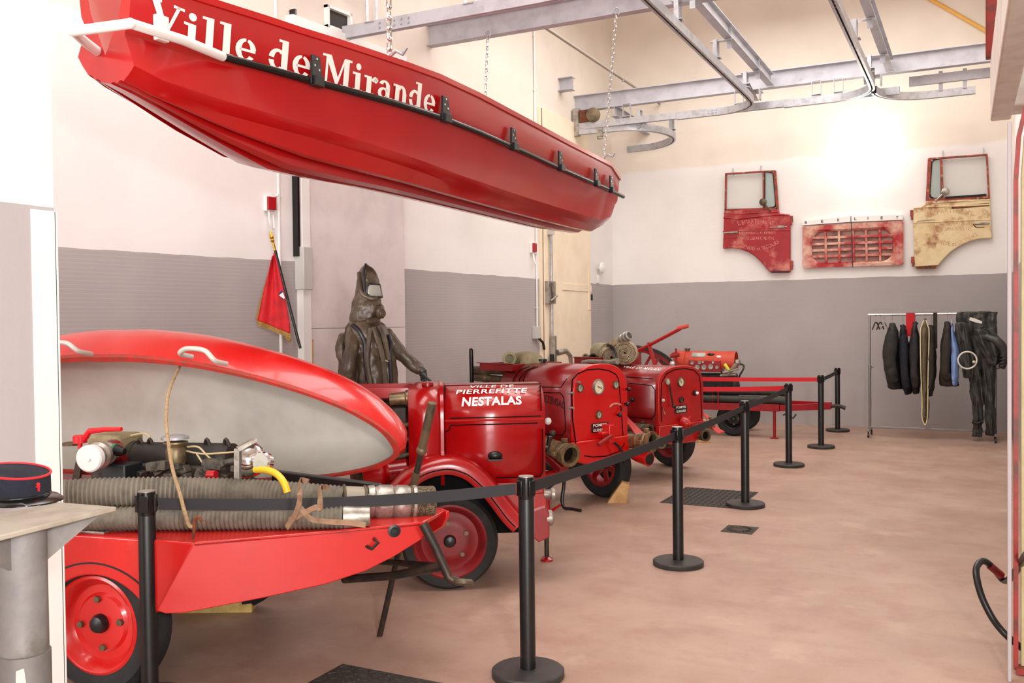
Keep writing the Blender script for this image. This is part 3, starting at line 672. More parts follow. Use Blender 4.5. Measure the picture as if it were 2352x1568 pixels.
# ================================================================== FRONT TRAILER WITH OPEN LID (T1)
def wheel(T, c, axis, Rt, wt, Rr, mt, mr, mh, name='wheel', hub=.035, spokes=0, dish=.03, nuts=4, slots=0):
    """tyre > rim > hub ; axis points to the outside"""
    c = V(c); ax = V(axis).normalized()
    pr = [(Rr, wt * .42), (Rr + (Rt - Rr) * .35, wt * .5), (Rr + (Rt - Rr) * .7, wt * .5), (Rt - .012, wt * .36), (Rt, wt * .2), (Rt, -wt * .2), (Rt - .012, -wt * .36), (Rr + (Rt - Rr) * .7, -wt * .5), (Rr + (Rt - Rr) * .35, -wt * .5), (Rr, -wt * .42)]
    ty = MB().lathe(pr + [pr[0]], c, ax, 48, False)
    tp = ty.build(name, mt, T)
    if spokes:
        rm = MB().lathe([(Rr, wt * .42), (Rr - .035, wt * .4), (Rr - .035, -wt * .4), (Rr, -wt * .42)], c, ax, 48, False)
        a = V((0, 0, 1)); b = ax.cross(a)
        for k in range(spokes):
            q = 2 * PI * k / spokes + .2; dd = a * math.cos(q) + b * math.sin(q); rm.bar(c + dd * .04, c + dd * (Rr - .02), .05, .018, up=ax)
    else:
        rm = MB().lathe([(Rr + .006, wt * .44), (Rr - .006, wt * .47), (Rr - .02, wt * .42), (Rr - .035, wt * .2), (Rr - .05, wt * .1), (Rr * .62, wt * .12), (Rr * .56, wt * .2), (Rr * .4, wt * .22), (.0, wt * .22)], c, ax, 48, False)
        rm.lathe([(Rr, -wt * .42), (Rr - .03, -wt * .3), (0, -wt * .3)], c, ax, 32, False)
    rp_ = rm.build('rim', mr, tp)
    h = MB().lathe([(hub, wt * .1), (hub, wt * .3), (hub * .8, wt * .42), (hub * .3, wt * .47), (0, wt * .47)], c, ax, 24, False)
    h.build('hub_cap', mh, tp)
    if nuts:
        a = V((0, 0, 1)); b = ax.cross(a)
        for k in range(nuts):
            q = 2 * PI * k / nuts + .12; dd = a * math.cos(q) + b * math.sin(q); p = c + dd * (Rr * .5) + ax * wt * .19
            MB().cyl(p, p + ax * .02, .016, n=6).build('wheel_nut', bronze, tp)
    return tp
o1 = ZP(225, 1600)
T1 = Thing('pump_trailer', 'red fire pump trailer nearest the camera with its big shell lid propped open', 'trailer', o1, heading(80.5))
S = lambda x, y, v=0.0: T1.s_(x, y, v)
WT = 1.45                                               # width between the outer wheel faces
wheel(T1, (-.03, .1, .32), (0, -1, 0),   .33, .17, .226, rubber, red1, black, hub=.045)
wheel(T1, (-.16, WT - .11, .32), (0, 1, 0), .32, .17, .20, rubber, red1, black, hub=.045)
MB().cyl((0, .15, .32), (0, WT - .15, .32), .03).build('axle', iron, T1)
# chassis: side panels with wheel arches, tapering drawbar, deck
ZD = S(360, 1240).z; uc = S(447, 1244).x
ub = S(358, 1405).x; zb = S(358, 1405).z; UL = -2.0
def side_panel(v0, e):
    top = [(UL, ZD), (uc, ZD)]; bot = [(ub + .02, zb)] if v0 < .5 else [(ub + .02, .52)]
    ar = [(.35 * math.cos(R(a)), .21 + .353 * math.sin(R(a))) for a in range(35, 146, 5)]
    lo = [(UL + .1, .36), (UL, .46)]
    p = top + bot + ar + [(-.34, .36)] + lo
    return MB().prism([(u, v0, z) for u, z in p], (0, e, 0))
side_panel(-.005, .03).build('side_panel', red1, T1, bevel=.008)
side_panel(WT - .025, .03).build('side_panel', red1, T1, bevel=.008)
def arch(v0, e, r0, r1, m, nm):
    k = MB(); rg = []
    for a in range(0, 181, 6):
        cx, cz = math.cos(R(a)), math.sin(R(a))
        rg.append([V((r0 * cx, v0, .25 + r0 * cz)), V((r0 * cx, v0 + e, .25 + r0 * cz)), V((r1 * cx, v0 + e, .25 + r1 * cz)), V((r1 * cx, v0, .25 + r1 * cz))])
    k.loft(rg).build(nm, m, T1)
MB().ribbon([(.42 * math.cos(R(a)), -.006, .21 + .41 * math.sin(R(a))) for a in range(40, 142, 6)], (0, -1, 0), .008, .002).build('pinstripe', black, T1, smooth=0)
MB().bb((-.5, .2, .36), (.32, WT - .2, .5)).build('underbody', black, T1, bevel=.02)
# A-shaped drawbar cheeks
vm = WT / 2; ua = uc + vm / math.tan(R(34)); k = R(34)
cu_, cv_ = math.cos(k), math.sin(k)
n_w = (T1.m.to_3x3() @ V((-cv_, cu_, 0)))
def cheek_pt(x, y): return T1.L(PL(x, y, T1.W((uc, 0, 0)), n_w))
px = [(447, 1244), (600, 1235), (760, 1221), (880, 1209), (958, 1199), (985, 1199), (985, 1212), (966, 1240), (905, 1278), (840, 1311), (750, 1341), (600, 1374), (420, 1408), (380, 1409), (360, 1402)]
for sgn in (1, -1):
    pts = [cheek_pt(*p) for p in px]
    if sgn < 0: pts = [V((p.x, WT - p.y, p.z)) for p in pts]
    MB().prism(pts, V((-cv_ * .02, cu_ * .02 * sgn, 0))).build('drawbar_cheek', red1, T1, bevel=.004)
tip = cheek_pt(968, 1200)
uo = tip.x
MB().prism([(UL, 0, ZD), (uc, 0, ZD), (tip.x, tip.y, tip.z), (tip.x, WT - tip.y, tip.z), (uc, WT, ZD), (UL, WT, ZD)], (0, 0, -.02)).build('deck', red1, T1, bevel=.006)
q0 = T1.t_(150, 1218, ZD); q1 = T1.t_(280, 1212, ZD)
MB().bb((q0.x - .25, .05, ZD), (q1.x, .22, ZD + .006)).build('deck_plate', alu, T1)
hole = cheek_pt(905, 1218)
MB().lathe([(.026, 0), (.03, .004), (.018, .006), (.018, .0)], hole + V((cv_ * .006, -cu_ * .006, 0)), (cv_, -cu_, 0)).build('cheek_hole', black, T1)
hk = cheek_pt(862, 1251)
MB().tube([hk + V((-.06, -.01, .0)), hk + V((0, -.035, -.01)), hk + V((.03, -.03, .02)), hk + V((.0, -.012, .03))], .008, 8).build('tie_hook', iron, T1)
# prop leg leaning through the drawbar
pf = T1.L(ZP(872, 1460)); pt_ = T1.L(DP(993, 925, 4.62))
pd = (pt_ - pf)
lg = MB().cyl(pf, pf + pd * .93, .016, n=14); lg.build('prop_leg', iron, T1)
MB().cyl(pf + pd * .66, pf + pd * .72, .021, n=14).cyl(pf + pd * .82, pf + pd, .022, n=14).ball(pf + pd * .81, .028, (1, 1, 1), 12, 8).build('prop_sleeve', bronze, T1)
# black lever frame with towing eye below the tip
A0 = T1.L(DP(972, 1203, 4.25)); E_ = T1.L(DP(1050, 1336, 4.25)); B0 = T1.L(DP(790, 1330, 4.75)); B1 = T1.L(DP(1022, 1300, 4.3)); B2 = T1.L(DP(845, 1287, 4.9))
MB().tube([A0, T1.L(DP(1000, 1255, 4.25)), T1.L(DP(1030, 1325, 4.25)), E_], [.022, .02, .02, .024], 10).tube([B0, T1.L(DP(900, 1322, 4.55)), B1], .021, 8).tube([B2, T1.L(DP(960, 1296, 4.6)), B1], .016, 8).build('towing_frame', iron, T1)
MB().ring(E_ + V((.03, 0, 0)), (0, .3, 1), .032, .017, 20, 8).build('towing_eye', bronze, T1)
# ---- lid : a long shell standing open on the far side
th = R(25); vh, zh = 1.22, ZD + .16
pn = V((0, -math.cos(th), -math.sin(th))); pu = V((0, -math.sin(th), math.cos(th)))
nW = T1.m.to_3x3() @ pn; oW = T1.W((0, vh, zh))
def rim_pt(x, y):
    p = T1.L(PL(x, y, oW, nW)); return (p.x, (p - V((0, vh, zh))).dot(pu))
half = [rim_pt(*p) for p in [(235, 817), (300, 817), (420, 829), (520, 848), (620, 873), (710, 901), (790, 932), (850, 964), (890, 993), (912, 1022), (916, 1040), (900, 1056), (862, 1073), (790, 1089), (709, 1098), (600, 1104)]]
ucn = half[0][0]; bz = half[-1][1]
half = [(p.x, p.y) for p in smooth_path([(a, b, 0) for a, b in half], 3)]
rim = [(u, h) for u, h in half] + [(ucn, bz - .01)]
full = rim + [(2 * ucn - u, h) for u, h in rim[-2:0:-1]]
def P3(u, h, d): return V((u, vh, zh)) + pu * h - pn * d
hc = (full[0][1] + bz) / 2 - .02
hmx = full[0][1] - hc; LIFT = .075
def ringk(sc, d, inset=0.0):
    o = []
    for u, h in full:
        du, dh = u - ucn, h - hc; l = math.hypot(du, dh); k_ = sc * (l - inset) / l
        if dh > 0: dh += LIFT * min(1, d / .16) * (dh / hmx) ** .6 * min(1, k_)
        o.append(P3(ucn + du * k_, hc + dh * k_, d))
    return o
lv = [(1, 0), (1.012, .05), (1.0, .12), (.985, .19), (.955, .25), (.90, .30), (.78, .34), (.5, .37), (.1, .375)]
MB().loft([ringk(a, d) for a, d in lv], True, False, True).build('lid_shell', red1, T1, smooth=60)
MB().loft([ringk(a, d if d else .002, .025) for a, d in [(x, max(0, y - .02)) for x, y in lv]], True, False, True).build('lid_lining', lidin, T1, smooth=60)
MB().loft([ringk(1.002, .012), ringk(1.004, -.012), ringk(1.0, -.014, .028), ringk(1.0, .01, .03)], True, False, False).build('lid_rim', mat('worn_rim', (150, 50, 36), .6, col2=(186, 34, 28), scale=18), T1, smooth=60)
def shell_pt(x, y): return T1.L(DP(x, y, 4.62))
for hx in ((84, 806, 180, 802), (414, 812, 494, 824)):
    a = V(T1.s_(hx[0], hx[1], vh - .46)); c = V(T1.s_(hx[2], hx[3], vh - .46)); mid = (a + c) / 2
    MB().tube(smooth_path([a + V((0, .1, -.02)), a + V((.0, -.0, .0)), a + (c - a) * .2 + V((0, -.02, .03)), mid + V((0, -.03, .042)), a + (c - a) * .8 + V((0, -.02, .036)), c + V((0, 0, -.01)), c + V((0, .1, -.03))], 5), .014, 10).build('lid_handle', mat('pale_alloy', (204, 198, 188), .45, .2), T1)
# struts that hold the lid
for u in (-1.2, -.7):
    MB().bar((u, vh - .02, ZD), (u, vh + .02, zh - .03), .05, .02).build('lid_hinge', iron, T1)
# ---- engine and pump sitting on the deck
def SP(x, y, v): return V(T1.s_(x, y, v))
VE = .72
e0, e1 = SP(325, 1100, VE), SP(535, 1005, VE)
blk = MB().bb((e0.x - .25, VE - .1, ZD), (e1.x, VE + .2, e1.z - .14)); blk.build('engine_block', mat('oily_grey', (70, 64, 58), .6, .3, col2=(40, 36, 34), scale=16), T1, bevel=.015)
a, c = SP(300, 1045, VE), SP(535, 1050, VE)
MB().cyl(a, c, .074, n=20).cyl(a + V((.02, 0, .0)), a + V((.05, 0, 0)), .08).build('exhaust_manifold', mat('sooty_iron', (44, 40, 38), .7, .2, col2=(58, 50, 44), scale=14), T1)
for x in (322, 345, 476, 520): MB().tube(smooth_path([SP(x - 7, 1026, VE - .02), SP(x - 1, 1008, VE - .03), SP(x + 8, 1026, VE - .03)], 4), .009, 8).build('pipe_clip', iron, T1)
cb = MB().lathe([(.045, -.06), (.052, -.03), (.05, .02), (.042, .035), (.05, .05), (.062, .055), (.062, .064), (.03, .068)], SP(404, 1042, VE - .13)); cb.build('carburettor', brass, T1)
MB().lathe([(.07, 0), (.07, .012), (.05, .02)], SP(402, 1008, VE - .13)).build('air_filter_lid', steel, T1)
ca, cb_ = SP(226, 1032, VE - .27), SP(268, 1034, VE - .27)
gc = MB().cyl(ca, cb_, .036, n=20).build('ignition_coil', green, T1)
MB().cyl(SP(244, 1033, VE - .27), SP(256, 1033.4, VE - .27), .037, n=20).build('coil_label', white, gc)
MB().cyl(cb_, SP(286, 1037, VE - .27), .032, .016, n=16).build('coil_cap', black, gc)
b0, b1 = SP(215, 1015, VE - .05), SP(288, 998, VE - .05)
MB().bb((b0.x, VE - .1, b0.z - .12), (b1.x, VE + .1, b1.z)).build('tank', mat('olive_tank', (150, 138, 104), .55, col2=(124, 108, 76), scale=10), T1, bevel=.02)
MB().bb((SP(232, 1090, .42).x, .42, ZD), (SP(286, 1090, .42).x, .56, SP(280, 1068, .42).z)).build('battery', mat('battery_black', (26, 32, 36), .4), T1, bevel=.008)
# delivery valve with white cap and red lever
vc = SP(208, 1052, .3); va = V((.18, -.98, -.05)).normalized()
pv = MB().tube([vc + V((-.1, .3, -.28)), vc + V((-.1, .3, -.06)), vc - va * .2, vc - va * .1], [.06, .06, .06, .055], 16); pv = pv.build('pump_elbow', red4, T1)
vb = MB().lathe([(.055, -.16), (.062, -.13), (.05, -.11), (.068, -.09), (.068, -.07), (.055, -.055), (.06, -.02), (.06, 0)], vc, va).build('delivery_valve', alu, T1)
MB().lathe([(.066, -.02), (.068, .015), (.06, .022), (.014, .022), (.012, .03), (0, .03)], vc, va).build('white_cap', white, vb)
h0 = SP(184, 1010, .42)
hm = MB().cyl(SP(184, 1030, .42), h0 + V((0, 0, .025)), .012, n=10).lathe([(.035, -.015), (.035, .02), (.03, .024)], h0); hm.tube([h0 + V((.02, 0, .0)), SP(206, 990, .42), SP(240, 986, .42), SP(279, 985, .42)], [.018, .016, .013, .011], 8)
hm.build('red_lever', mat('lever_red', (222, 24, 36), .4), vb)
MB().lathe([(.05, 0), (.05, .012), (.035, .016)], SP(164, 1022, .5)).build('filler_cap', bronze, T1)
# spotlight and gauge at the right end of the engine
lc = SP(560, 1055, .5); la = V((-1, -.5, .12)).normalized()
MB().lathe([(.0, .012), (.08, .012), (.088, .0), (.092, .02), (.088, .05), (.066, .085), (.03, .1), (0, .1)], lc, -la, 32).build('spotlight', chrome, T1)
MB().bar(SP(546, 1110, .44), SP(546, 1030, .44), .02, .03).bar(SP(546, 1031, .44), SP(588, 1008, .5), .05, .02).build('spotlight_bracket', alu, T1)
gg = MB().lathe([(.05, 0), (.052, .03), (.045, .04)], SP(610, 1062, .45), (-.1, -1, .2)).build('gauge', chrome, T1)
MB().lathe([(.044, .041), (0, .042)], SP(610, 1062, .45), (-.1, -1, .2)).build('dial', dialg, gg)
MB().tube(smooth_path([SP(586, 1078, .42), SP(612, 1079, .4), SP(636, 1089, .38), SP(652, 1108, .36), SP(660, 1130, .36)], 6), .017, 10).build('yellow_hose', yellow, T1)
for pth in ([(427, 1035), (470, 1042), (545, 1037)], [(452, 1042), (470, 1070), (480, 1082)], [(430, 1026), (455, 1026), (475, 1045), (510, 1078)], [(300, 1000), (330, 995), (345, 1004)]):
    MB().tube(smooth_path([SP(x, y, VE - .1) for x, y in pth], 5), .005, 6).build('engine_wire', mat('pale_wire', (190, 170, 130), .5), T1)
MB().cyl(SP(478, 1090, .42), SP(496, 1090, .42), .022, n=12).build('red_cap', rbox, T1)
rr_ = random.Random(3)
for i in range(26):
    x = rr_.uniform(300, 590); y = rr_.uniform(1060, 1095); p = SP(x, y, VE - .16 - rr_.random() * .08)
    sm = MB().box(p, (rr_.uniform(.02, .09), .05, rr_.uniform(.02, .05)), Matrix.Rotation(rr_.uniform(-.5, .5), 3, 'Y'))
    if i % 3 == 0: sm.cyl(p, p + V((rr_.uniform(.03, .12), 0, rr_.uniform(-.02, .03))), .014, n=8)
    sm.build('engine_fitting', mat('fittings_grey', (88, 82, 72), .5, .4, col2=(40, 36, 32), scale=22), T1, bevel=.003)
MB().bar(SP(630, 1094, .9), SP(872, 1126, .82), .05, .07).bar(SP(640, 1096, .9), V((SP(640, 1096, .9).x, .9, ZD)), .05, .05).build('black_rail', black, T1, bevel=.006)
# rope and its ring
MB().tube(smooth_path([P3(rim_pt(400, 838)[0], rim_pt(400, 838)[1] - .03, .04), SP(388, 900, .6), SP(382, 960, .5), SP(386, 1010, .42), SP(396, 1075, .22), SP(412, 1130, .03), SP(424, 1175, -.02), SP(434, 1205, -.01), SP(442, 1209, 0)], 6), .0085, 8).build('tie_rope', rope, T1)
MB().tube(smooth_path([SP(443, 1236, .02), SP(446, 1215, .0), SP(446, 1195, .0), SP(456, 1188, .0), SP(464, 1197, .0)], 5), .007, 8).build('rope_hook', rust, T1)
# ---- suction hoses lying on the deck
def ribbed(path, r, rib=.021, depth=.008):
    pts = smooth_path(path, 24); L = 0; out = []; rad = []
    acc = [0]
    for a, c in zip(pts, pts[1:]): acc.append(acc[-1] + (c - a).length)
    n = int(acc[-1] / (rib / 4)); j = 0
    for i in range(n + 1):
        s = acc[-1] * i / n
        while j < len(acc) - 2 and acc[j + 1] < s: j += 1
        f = (s - acc[j]) / max(1e-9, acc[j + 1] - acc[j]); out.append(pts[j].lerp(pts[j + 1], f)); rad.append(r - depth * (i % 4 == 0) - depth * .5 * (i % 4 in (1, 3)))
    return MB().tube(out, rad, 20)
def deck_pt(x, y, r, z): return T1.W(T1.t_(x, y, z))
r1, r2 = .072, .058
zl = ZD + r2 + .004; zu = ZD + r2 * 2 + r1 * .75
lo = [(-20, 1200), (140, 1192), (300, 1190), (430, 1189), (560, 1188), (700, 1187), (790, 1186)]
H2_ = Thing('suction_hose', 'lower ribbed grey suction hose lying on the front trailer deck', 'hose', T1.W((0, .1, ZD)), heading(80.5), 'suction hoses on the front trailer')
ribbed([deck_pt(x, y, r2, zl) for x, y in lo], r2).build('hose', hoseg, H2_, 1, smooth=50)
tube_end = deck_pt(790, 1186, 0, zl); te2 = deck_pt(850, 1184, 0, zl)
MB().cyl(tube_end, te2, r2 * .95, r2 * .8).build('coupling', alu, H2_, 1)
up = [(-20, 1152), (140, 1136), (300, 1129), (430, 1128), (560, 1132), (690, 1141), (790, 1149)]
H1_ = Thing('suction_hose', 'upper ribbed grey suction hose with metal strainer end lying along the front trailer', 'hose', T1.W((0, .2, ZD)), heading(80.5), 'suction hoses on the front trailer')
zus = [zu + .015, zu + .01, zu + .005, zu - .01, zu - .03, zu - .05, zu - .068]
ribbed([deck_pt(x, y, r1, z_) for (x, y), z_ in zip(up, zus)], r1).build('hose', hoseg, H1_, 1, smooth=50)
c0 = deck_pt(786, 1149, 0, zus[-1]); c1 = deck_pt(990, 1155, 0, zu - .11); dx = c1 - c0
hx = lambda f: c0 + dx * f
MB().cyl(hx(.0), hx(.26), .07).build('hose_cuff', mat('cuff_grey', (150, 140, 124), .6), H1_, 1)
cp = MB().lathe([(.076, 0), (.08, .03), (.07, .04), (.082, .06), (.084, .12), (.074, .13), (.085, .15), (.085, .2), (.078, .21), (.088, .235), (.08, .245)], hx(.27), dx, 32)
for k_ in range(3):
    a = 2 * PI * k_ / 3 + .6; cp.box(hx(.42) + V((0, math.cos(a) * .085, math.sin(a) * .085)), (.05, .03, .03))
cp.build('coupling', alu, H1_, 1, bevel=.002)
st = MB().lathe([(.078, 0), (.083, .02), (.083, .1), (.087, .125), (.082, .135), (0, .135)], hx(.72), dx, 32)
st.build('strainer', mat('strainer_mesh', (128, 112, 84), .5, .5, col2=(70, 60, 48), scale=130, lo=.45, hi=.55, bump=.6, bscale=160), H1_, 1)
MB().ring(hx(.24), dx, .073, .006).build('clamp', bronze, H1_, 1)
MB().ring(hx(.01), dx, .074, .006).build('clamp', bronze, H1_, 1)
# leather straps over both hoses
for (x, y0, y1, nm) in ((688, 1102, 1212, 0), (735, 1118, 1195, 1)):
    z0 = zu + r1 - .01
    k_ = [T1.t_(x + 8, y0 - 2, z0) + V((0, .05, -.02)), T1.t_(x, y0, z0), T1.s_(x, y0 + 24, .0), T1.s_(x, y0 + 50, -.015), T1.s_(x - 10, y1 - 30, -.012), T1.s_(x - 30 - 40 * nm, y1, .0)]
    MB().ribbon(smooth_path(k_, 5), (0, -1, .3), .024, .003).build('hose_strap', leather, T1)
MB().ribbon(smooth_path([T1.s_(x, y, -.01) for x, y in ((690, 1165), (712, 1190), (745, 1197), (800, 1200), (840, 1206))], 5), (0, -1, .3), .022, .003).build('hose_strap', leather, T1)
# pad under the trailer
q = ZP(482, 1409); single('foam_wedge', MB().box((q.x, q.y + .06, .09), (.44, .1, .18), Matrix.Rotation(R(27), 3, 'Z')), foam, 'yellow foam block on the floor under the front trailer', 'block', bevel=.006)
# ================================================================== HOODED PUMP TRAILERS (T2, T3, T4)
class Hood:
    def __init__(s, T, v0, v1, zb, zs, zt, p=.75, n=16):
        s.T = T; vm = (v0 + v1) / 2; hw = (v1 - v0) / 2
        a = [(v0, zb), (v0, (zb + zs) / 2), (v0, zs)]
        for i in range(1, n + 1):
            q = PI * i / n; a.append((vm - hw * math.copysign(abs(math.cos(q)) ** p, math.cos(q)), zs + (zt - zs) * math.sin(q) ** p))
        s.p = a + [(v1, (zb + zs) / 2), (v1, zb)]
    def ring(s, u, g=0.0):
        vm = (s.p[0][0] + s.p[-1][0]) / 2; z0 = s.p[0][1]; o = []
        for i, (v, z) in enumerate(s.p):
            o.append(V((u, v + g * (1 if v > vm else -1) * min(1, abs(v - vm) * 8), z + (g if z > s.p[2][1] + .01 else 0))))
        return o
    def hit(s, x, y, eps=.006):
        w = ray(x, y); d = s.T.mi.to_3x3() @ w; e = s.T.L(EYE)
        best = None
        for (v0, z0), (v1, z1) in zip(s.p, s.p[1:]):
            n = V((0, -(z1 - z0), (v1 - v0)));
            if n.length < 1e-6: continue
            n.normalize(); den = n.dot(d)
            if den > -1e-6: continue
            t = n.dot(V((0, v0, z0)) - e) / den; p = e + d * t
            l2 = (v1 - v0) ** 2 + (z1 - z0) ** 2; f = ((p.y - v0) * (v1 - v0) + (p.z - z0) * (z1 - z0)) / l2
            if -.02 <= f <= 1.02 and t > 0 and (best is None or t < best[0]): best = (t, p, n)
        if best is None:                                      # over the crest: fall on the crest
            m = max(range(len(s.p)), key=lambda i: s.p[i][1]); v, z = s.p[m]
            p = s.T.L(PL(x, y, s.T.W((0, v, 0)), s.T.vy)); return V((p.x, v, z + eps)), V((0, 0, 1))
        p, n = best[1], best[2]
        return p + n * eps, n
    def stripe(s, pts, w, mat_, name='pinstripe', sub=6):
        P = []; N_ = []
        for (x0, y0), (x1, y1) in zip(pts, pts[1:]):
            for i in range(sub):
                f = i / sub; p, n = s.hit(x0 + (x1 - x0) * f, y0 + (y1 - y0) * f, .0055); P.append(p); N_.append(n)
        p, n = s.hit(*pts[-1], .0055); P.append(p); N_.append(n)
        return MB().ribbon(P, N_, w, .0015).build(name, stripem, s.T, smooth=0)
    def text(s, txt, tl, tr, bl, br, m, bold=0.0, shear=0.0, name='lettering', bend=None):
        def fn(a, t):
            x = (bl[0] + (br[0] - bl[0]) * a) * (1 - t) + (tl[0] + (tr[0] - tl[0]) * a) * t
            y = (bl[1] + (br[1] - bl[1]) * a) * (1 - t) + (tl[1] + (tr[1] - tl[1]) * a) * t
            if bend: y += bend(a)
            return s.hit(x, y, .0075)[0]
        return letter(s.T, txt, m, fn, bold, 1.06, shear, name)
def gauge(T, p, r, nrm=(1, 0, 0), face=dial, ang=200, mb=bezel):
    p = V(p); n = V(nrm).normalized()
    g = MB().lathe([(r, -.005), (r * 1.04, .012), (r * .97, .022), (r * .84, .022), (r * .82, .012)], p, n, 32, False).build('gauge', mb, T)
    MB().lathe([(r * .86, .008), (r * .86, .012), (0, .012)], p, n, 32).build('dial', face, g)
    a = V((0, 0, 1)); b = n.cross(a).normalized(); q = R(ang); d = b * math.cos(q) + a * math.sin(q)
    MB().bar(p + n * .015 - d * r * .2, p + n * .015 + d * r * .65, r * .09, .003, up=n).build('needle', black, g)
    return g
def pipe_end(T, a, b, r, m=brass, name='suction_inlet', lip=1.18):
    a = V(a); b = V(b); d = (b - a); L = d.length
    k = MB().lathe([(r * .8, 0), (r * .82, L * .55), (r * .88, L * .57), (r * .84, L * .6), (r * .9, L * .74), (r * 1.0, L * .77), (r * 1.0, L * .83), (r * .94, L * .85), (r * 1.08, L * .9), (r * 1.14, L * .97), (r * 1.12, L), (r * .8, L), (r * .74, L * .85), (0, L * .85)], a, d, 36)
    p = k.build(name, m, T)
    MB().lathe([(r * .75, L * .87), (0, L * .872)], a, d, 28).build('bore_shade_disc', mat('bore_shade', (22, 19, 17), .9, spec=.1), p)  # black disc stands in for the shade inside the hollow pipe
    for q in range(2):
        dd = V((0, 0, 1)) if q else d.cross(V((0, 0, 1))).normalized()
        MB().box(a + d * .81 + dd * r * 1.2, (r * .5, r * .4, r * .4)).build('coupling_lug', m, p, bevel=.004)
    return p
def arch_fender(T, c, v0, v1, r, a0, a1, m, flat=0.0, th=.012, crown=.035, front=None):
    rg = []; n = 26
    for i in range(n + 1):
        a = R(a0 + (a1 - a0) * i / n); cz, sz = math.cos(a), math.sin(a); q = []
        for j in range(7):
            f = j / 6; rr = r - crown * (2 * f - 1) ** 2 if f < .5 else r - crown * (2 * f - 1) ** 2 * .3
            rr += flat * max(0, cz) ** 2
            q.append(V((c[0] + rr * cz, v0 + (v1 - v0) * f, c[1] + rr * sz)))
        q += [p - V((cz, 0, sz)) * th for p in q[::-1]]
        rg.append(q)
    return MB().loft(rg).build('mudguard', m, T, smooth=50)
def plate_text(T, u, y0, y1, z0, z1, lines, tilt=0, m=black):
    p = MB().bb((u, y0, z0), (u + .008, y1, z1)).build('name_plate', m, T, bevel=.002)
    k = MB(); n = len(lines); h = (z1 - z0) / n
    for i, l in enumerate(lines):
        def fn(s, t, i=i): return V((u + .0095, y0 + .02 + (y1 - y0 - .04) * s, z1 - h * (i + 1) + h * .2 + h * .62 * t))
        letter(p, l, whitel, fn, .02, 1.0, 0, mb=k)
    k.build('lettering', whitel, p, smooth=0)
# ------------------------------------------------------------------ T2 : Pierrefitte Nestalas
o2 = ZP(1035, 1358)
T2 = Thing('pump_trailer', 'glossy red fire pump trailer lettered Nestalas, second in the row', 'trailer', o2, heading(58))
S2 = lambda x, y, v=.12: V(T2.s_(x, y, v))
u0, u1 = S2(938, 980).x, S2(1252, 980).x
us = S2(1008, 980).x
H2 = Hood(T2, .12, .88, .66, 1.075, 1.285, .8)
MB().loft([H2.ring(us), H2.ring(u1)], False).build('hood', red2, T2, solid=.008)
MB().loft([H2.ring(u0, .012), H2.ring(us + .012, .012)], False).build('cowl', red2, T2, solid=.01)
MB().prism([(u1 - .012, v, z) for v, z in H2.p], (.008, 0, 0)).build('front_plate', red2, T2)
MB().prism([(u0 + .01, v, z) for v, z in H2.p], (.008, 0, 0)).build('firewall', redo, T2)
MB().bb((u0, .125, .58), (u1 - .01, .875, .68)).build('sill', red2, T2, bevel=.01)
MB().bb((u0 - .55, .3, .4), (u1 + .02, .7, .5)).build('chassis_rail', redo, T2, bevel=.006)
hg = MB()
for p in ((us + .02, .118, 1.072),): hg.cyl(p, (u1 - .01, .118, 1.072), .007, n=8)
hg.build('hood_hinge', red2, T2)
q = H2.hit(1011, 940)[0].x
MB().loft([[p + V((0, 0, 0)) for p in H2.ring(us, .008)], [p for p in H2.ring(us + .012, .02)], [p for p in H2.ring(us + .03, .02)], [p for p in H2.ring(us + .04, .003)]], False).build('hood_bead', red2, T2, solid=.004)
ps = [[(952, 893), (952, 950), (955, 1046)], [(1004, 892), (1002, 950), (1004, 1048)], [(1022, 890), (1020, 950)],
      [(1241, 886), (1243, 943)], [(1034, 960), (1150, 958), (1242, 955)], [(1023, 1048), (1022, 992), (1032, 986), (1035, 976), (1130, 974), (1235, 971)], [(1246, 984), (1247, 1040), (1247, 1082), (1240, 1094), (1140, 1097)], [(1018, 887), (1242, 882)]]
for s_ in ps: H2.stripe(s_, .007, black)
H2.text('VILLE DE', (1080, 887.5), (1180, 885.5), (1076, 893), (1180, 891.5), whitel, .01)
H2.text('PIERREFITTE', (1050, 897.5), (1211, 893), (1047, 907), (1209, 903), whitel, .015)
H2.text('NESTALAS', (1063, 914), (1197, 911), (1060, 934), (1198, 929.5), whitel, .03)
p, n = H2.hit(1137, 1044); MB().ball(p + V((0, .01, -.005)), .05, (1, .7, .62), 20, 12).box(p + V((0, -.01, -.028)), (.1, .06, .008)).build('vent_scoop', black, T2)
p = H2.hit(982, 891)[0]; MB().lathe([(.03, -.01), (.03, .012), (.04, .014), (.04, .03), (.03, .034)], p).build('filler_cap', red4, T2)
# mudguards, wheels
fpx = smooth_path([S2(x, y, -.06) for x, y in ((893, 1122), (930, 1086), (975, 1060), (1030, 1050), (1080, 1062), (1120, 1091), (1155, 1132), (1185, 1172), (1206, 1193))], 4)
def path_fender(T, path, vs, m):
    rg = []
    for i, p in enumerate(path):
        t_ = (path[min(i + 1, len(path) - 1)] - path[max(i - 1, 0)]).normalized(); n = V((-t_.z, 0, t_.x)); q = []
        for v, d in vs: q.append(V((p.x, v, p.z)) + n * d)
        for v, d in vs[::-1]: q.append(V((p.x, v, p.z)) + n * (d - .01) + V((0, .008 if vs[0][0] < .3 else -.008, 0)))
        rg.append(q)
    return MB().loft(rg).build('mudguard', m, T, smooth=50)
path_fender(T2, fpx, [(-.062, -.1), (-.062, -.045), (-.045, -.015), (-.01, 0), (.06, .004), (.16, 0)], red2)
path_fender(T2, fpx, [(1.062, -.1), (1.062, -.045), (1.045, -.015), (1.01, 0), (.94, .004), (.84, 0)], red2)
st = MB(); rg = []
